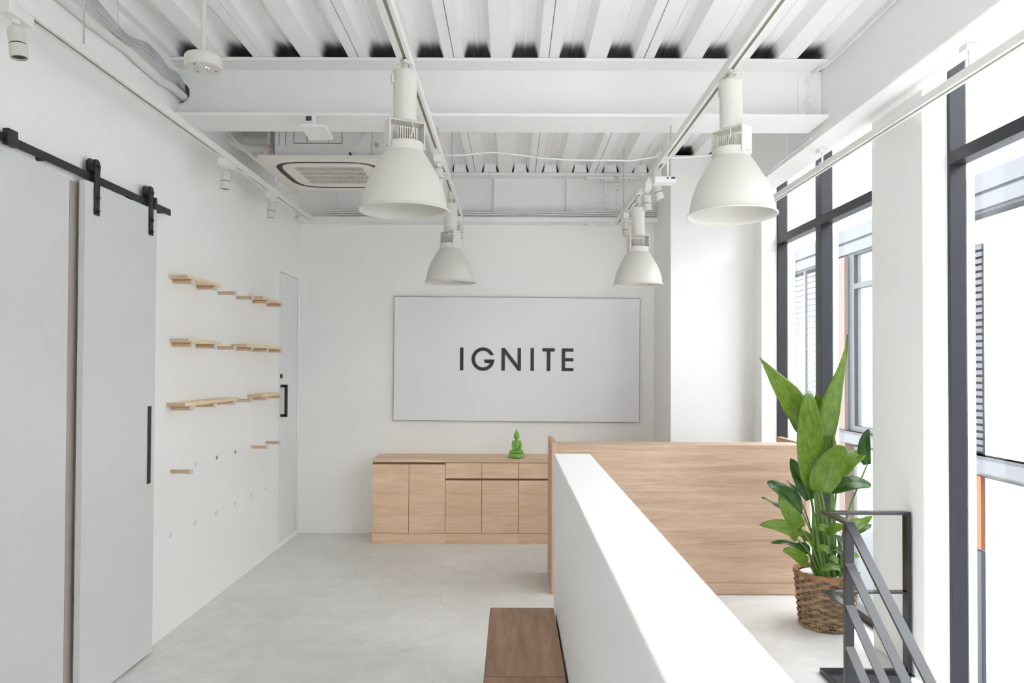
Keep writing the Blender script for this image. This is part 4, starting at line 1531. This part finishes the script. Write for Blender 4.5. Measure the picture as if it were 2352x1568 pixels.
# big leaves (pixel half widths times metres per pixel)
leaf([A(1842, 985, -0.02), A(1822, 935, -0.04), A(1785, 880, -0.06), A(1745, 822, -0.06)], 26 * PX, 38 * PX, (0.25, -0.95, 0.2), 0.12, 'leaf', stem_from=base(-0.02, 0.0), sr=0.010, blunt=0.85, skew=0.58)
leaf([A(1828, 975, 0.03), A(1808, 945, 0.05), A(1785, 900, 0.06)], 10 * PX, 10 * PX, (0.6, 0.6, 0.4), 0.5, 'leaf', stem_from=base(-0.03, 0.02), sr=0.008)
leaf([A(1876, 1115, -0.05), A(1878, 1050, -0.09), A(1876, 980, -0.11), A(1868, 925, -0.10), A(1860, 897, -0.07)], 57 * PX, 14 * PX, (0.25, -1.0, 0.12), 0.12, 'leaf', stem_from=base(0.0, -0.02), sr=0.011, blunt=0.5, skew=0.92)
leaf([A(1880, 1065, 0.04), A(1886, 1000, 0.05), A(1882, 940, 0.06), A(1874, 905, 0.06)], 16 * PX, 30 * PX, (-0.2, -0.9, 0.3), 0.2, 'leaf', stem_from=base(0.01, 0.03), sr=0.009, blunt=0.5)
leaf([A(1913, 1006, 0.0), A(1922, 945, -0.01), A(1934, 880, 0.0), A(1944, 815, 0.0), A(1947, 768, 0.0)], 52 * PX, 8 * PX, (0.35, -0.93, 0.0), 0.12, 'leaf', stem_from=base(0.03, 0.0), sr=0.010, blunt=1.25, skew=0.52)
leaf([A(1886, 1130, -0.10), A(1898, 1095, -0.14), A(1918, 1060, -0.15), A(1939, 1024, -0.12)], 36 * PX, 30 * PX, (-0.1, -1.0, 0.15), 0.15, 'leaf', stem_from=base(0.02, -0.05), sr=0.010, blunt=0.5)
leaf([A(1893, 1062, 0.02), A(1902, 1030, 0.03), A(1905, 990, 0.05)], 18 * PX, 22 * PX, (0.1, -0.9, 0.4), 0.2, 'leaf', blunt=0.6)
# right-hand leaves
leaf([A(1924, 1094, 0.05), A(1945, 1062, 0.05), A(1970, 1046, 0.06), A(1993, 1034, 0.08)], 20 * PX, 20 * PX, (-0.3, -0.8, 0.5), 0.35, 'leaf', stem_from=base(0.04, 0.02), sr=0.008, blunt=0.6)
leaf([A(1992, 1066, 0.06), A(1986, 1040, 0.06), A(1988, 1010, 0.03), A(1996, 984, 0.02)], 15 * PX, 13 * PX, (-0.4, -0.9, 0.2), 0.3, 'leaf_dark', stem_from=base(0.06, 0.0), sr=0.007, blunt=0.6)
leaf([A(1908, 1124, -0.06), A(1938, 1112, -0.10), A(1970, 1108, -0.10), A(2001, 1114, -0.06)], 19 * PX, 19 * PX, (0.05, -0.75, 0.65), 0.2, 'leaf_dark', stem_from=base(0.02, -0.02), sr=0.008, blunt=0.55)
# left-hand leaves
leaf([A(1862, 1146, 0.02), A(1846, 1110, 0.0), A(1830, 1080, 0.0), A(1816, 1052, 0.02)], 18 * PX, 20 * PX, (-0.5, -0.75, 0.4), 0.4, 'leaf_dark', stem_from=base(-0.01, 0.02), sr=0.008)
leaf([A(1842, 1174, -0.02), A(1818, 1146, -0.04), A(1790, 1122, -0.05), A(1762, 1106, -0.03)], 26 * PX, 24 * PX, (0.25, -0.75, 0.6), 0.2, 'leaf_dark', stem_from=base(-0.03, -0.01), sr=0.007, blunt=0.45)
leaf([A(1838, 1140, 0.06), A(1822, 1120, 0.07), A(1807, 1103, 0.08)], 8 * PX, 8 * PX, (0.3, -0.6, 0.7), 0.3, 'leaf_dark', stem_from=base(-0.03, 0.04), sr=0.006)
leaf([A(1800, 1170, 0.04), A(1778, 1156, 0.05), A(1750, 1142, 0.06)], 7 * PX, 7 * PX, (0.2, -0.4, 0.9), 0.2, 'leaf_dark', stem_from=base(-0.05, 0.03), sr=0.006)
leaf([A(1840, 1212, -0.06), A(1822, 1188, -0.09), A(1803, 1162, -0.10), A(1789, 1138, -0.08)], 17 * PX, 17 * PX, (-0.4, -0.9, 0.3), 0.3, 'leaf', stem_from=base(-0.04, -0.04), sr=0.008)
leaf([A(1830, 1236, -0.06), A(1814, 1216, -0.10), A(1784, 1206, -0.12), A(1744, 1205, -0.12)], 16 * PX, 16 * PX, (-0.2, -0.85, 0.5), 0.3, 'leaf', stem_from=base(-0.05, -0.04), sr=0.007)
leaf([A(1862, 1240, 0.0), A(1845, 1226, 0.02), A(1820, 1218, 0.04)], 11 * PX, 11 * PX, (-0.2, -0.7, 0.6), 0.2, 'leaf', stem_from=base(-0.02, 0.0), sr=0.007)
leaf([A(1856, 1270, -0.03), A(1830, 1254, -0.05), A(1800, 1245, -0.06), A(1770, 1246, -0.06)], 8 * PX, 8 * PX, (-0.1, -0.6, 0.7), 0.3, 'leaf_dark', stem_from=base(-0.05, -0.02), sr=0.006)
leaf([A(1855, 1270, 0.04), A(1845, 1256, 0.05), A(1832, 1246, 0.06)], 12 * PX, 12 * PX, (-0.2, -0.7, 0.6), 0.2, 'leaf_dark', stem_from=base(-0.03, 0.04), sr=0.006)
leaf([A(1854, 1294, -0.06), A(1834, 1278, -0.09), A(1815, 1267, -0.10), A(1798, 1263, -0.10)], 13 * PX, 15 * PX, (-0.15, -0.9, 0.4), 0.2, 'leaf', stem_from=base(-0.07, -0.03), sr=0.007, blunt=0.45)
# low centre leaves
leaf([A(1900, 1225, -0.12), A(1915, 1214, -0.15), A(1940, 1206, -0.15)], 12 * PX, 12 * PX, (0.0, -0.6, 0.7), 0.25, 'leaf', stem_from=base(0.02, -0.06), sr=0.007)
leaf([A(1902, 1225, -0.12), A(1892, 1212, -0.14), A(1878, 1216, -0.15)], 11 * PX, 11 * PX, (0.0, -0.7, 0.6), 0.2, 'leaf', sr=0.006)
leaf([A(1906, 1266, -0.12), A(1890, 1258, -0.14), A(1875, 1266, -0.14)], 9 * PX, 9 * PX, (0.0, -0.8, 0.5), 0.2, 'leaf', stem_from=base(0.03, -0.08), sr=0.006)
leaf([A(1906, 1266, -0.10), A(1920, 1262, -0.11), A(1936, 1270, -0.10)], 10 * PX, 10 * PX, (0.0, -0.7, 0.6), 0.3, 'leaf_dark', sr=0.006)
leaf([A(1925, 1290, -0.12), A(1914, 1282, -0.14), A(1903, 1283, -0.14)], 9 * PX, 9 * PX, (0.0, -0.8, 0.5), 0.2, 'leaf', stem_from=base(0.05, -0.09), sr=0.005)
leaf([A(1928, 1304, -0.14), A(1908, 1300, -0.16), A(1884, 1311, -0.16)], 10 * PX, 8 * PX, (0.0, -0.7, 0.6), 0.2, 'leaf', stem_from=base(0.06, -0.10), sr=0.005)
# leaves seen behind the railing
leaf([A(1940, 1222, 0.0), A(1958, 1204, 0.0), A(1978, 1192, 0.02)], 12 * PX, 12 * PX, (0.2, -0.7, 0.6), 0.2, 'leaf', stem_from=base(0.06, 0.0), sr=0.007)
leaf([A(1958, 1216, 0.02), A(1978, 1202, 0.04), A(2003, 1184, 0.05)], 10 * PX, 10 * PX, (0.1, -0.8, 0.5), 0.3, 'leaf', stem_from=base(0.08, 0.0), sr=0.007)
leaf([A(1962, 1222, 0.02), A(1982, 1212, 0.03), A(2002, 1206, 0.05)], 9 * PX, 9 * PX, (0.1, -0.7, 0.6), 0.3, 'leaf_dark', sr=0.006)
leaf([A(1940, 1282, -0.04), A(1958, 1274, -0.04), A(1974, 1278, -0.03)], 8 * PX, 8 * PX, (0.1, -0.7, 0.6), 0.3, 'leaf', stem_from=base(0.08, -0.05), sr=0.005)
leaf([A(1946, 1270, -0.03), A(1930, 1240, -0.08), A(1915, 1228, -0.1)], 10 * PX, 10 * PX, (0.2, -0.8, 0.5), 0.3, 'leaf_dark', stem_from=base(0.07, -0.02), sr=0.007)
# thick upright stalks in the middle
for dx, dy, pxy in ((-0.06, -0.02, (1868, 1180)), (-0.03, -0.05, (1866, 1160)), (0.0, 0.0, (1890, 1150)), (0.03, -0.03, (1905, 1150)), (0.05, 0.02, (1912, 1120)), (0.07, -0.03, (1925, 1230)), (-0.01, -0.07, (1880, 1230))):
    e = A(*pxy)
    b0 = Vector(base(dx, dy))
    P = bez([b0, b0.lerp(e, 0.5) + Vector((dx * 0.2, 0, 0.02)), e], 12)
    MB().tube(P, 0.012, 10, radii=[0.020 - 0.012 * i / 11 for i in range(12)]).build('stalk', M['stem'], pt, smooth=60)

# ================================================================== OUTSIDE
ground = struct('ground', MB().box(2.5, 40, -60, 60, -3.25, -3.1), M['street'], 'pale street outside the windows')
XB = 6.5
bl = thing('building', 'low building across the street with terracotta piers and louvred windows', 'building', (XB, 12, -3.1))


def ext(name, y0, y1, z0, z1, m, x0=0.0, d=0.3):
    return MB().box(XB + x0, XB + x0 + d, y0, y1, z0, z1).build(name, M[m], bl)


ext('wall', -40, 30, -3.1, 4.33, 'ext_wall', 0.30, 4.0)
ext('fascia', -40, 30, 4.08, 4.34, 'ext_fascia', 0.0)
ext('shadow_gap', -40, 30, 4.04, 4.08, 'ext_line', 0.04)
ext('fascia', -40, 30, 3.84, 4.04, 'ext_fascia', 0.02)
ext('shadow_gap', -40, 30, 3.79, 3.84, 'ext_line', 0.06)
ext('floor_beam', -40, 30, 0.19, 0.42, 'ext_fascia', -0.05)
ext('floor_beam_edge', -40, 30, 0.38, 0.42, 'ext_line', -0.06)
for y0, y1 in ((14.42, 15.3), (19.0, 19.6)):
    ext('pier', y0, y1, -3.1, 3.79, 'ext_pink', -0.02)
# glazed bay between the piers
wn = ext('window_frame', 14.16, 14.42, 0.42, 3.79, 'ext_frame', 0.05, 0.1)
ext('window_frame', 11.0, 14.16, 3.14, 3.24, 'ext_frame', 0.05, 0.1)
ext('window_frame', 11.0, 14.16, 0.42, 0.52, 'ext_frame', 0.05, 0.1)
ext('pane', 13.2, 14.16, 0.52, 3.79, 'ext_glass', 0.12, 0.05)
ext('pane', 11.0, 13.2, 0.52, 3.79, 'ext_white', 0.12, 0.05)
for k in range(26):
    z = 0.50 + k * 0.126
    ext('blind_slat', 15.3, 19.0, z, z + 0.06, 'ext_slat2', 0.1, 0.05)
ext('blind_post', 16.55, 16.62, 0.42, 3.79, 'ext_slat2', 0.06, 0.05)
for k in range(30):
    z = 0.46 + k * 0.098
    ext('louvre_slat', 10.36, 10.95, z, z + 0.062, 'ext_slat', 0.08, 0.06)
ext('louvre_backing', 10.36, 10.95, 0.42, 3.4, 'ext_line', 0.16, 0.05)
ext('pane', 5.0, 10.34, 0.42, 3.6, 'ext_white', 0.1, 0.05)
ext('orange_panel', 10.36, 10.9, -0.9, 0.12, 'ext_orange', 0.05, 0.05)
ext('dark_shopfront', 10.36, 10.95, -3.1, -0.93, 'ext_line', 0.05, 0.05)
ext('lower_pane', 5.0, 10.34, -2.9, 0.1, 'ext_white', 0.1, 0.05)
ext('lower_pane', 11.1, 14.3, -2.9, 0.12, 'ext_glass', 0.1, 0.05)
for k in range(8):
    y = 6.0 + 1.0 * k
    MB().box(2.7, 6.2, y, y + 0.5, -3.1, -3.095).build('road_stripe', M['stripe'], ground)
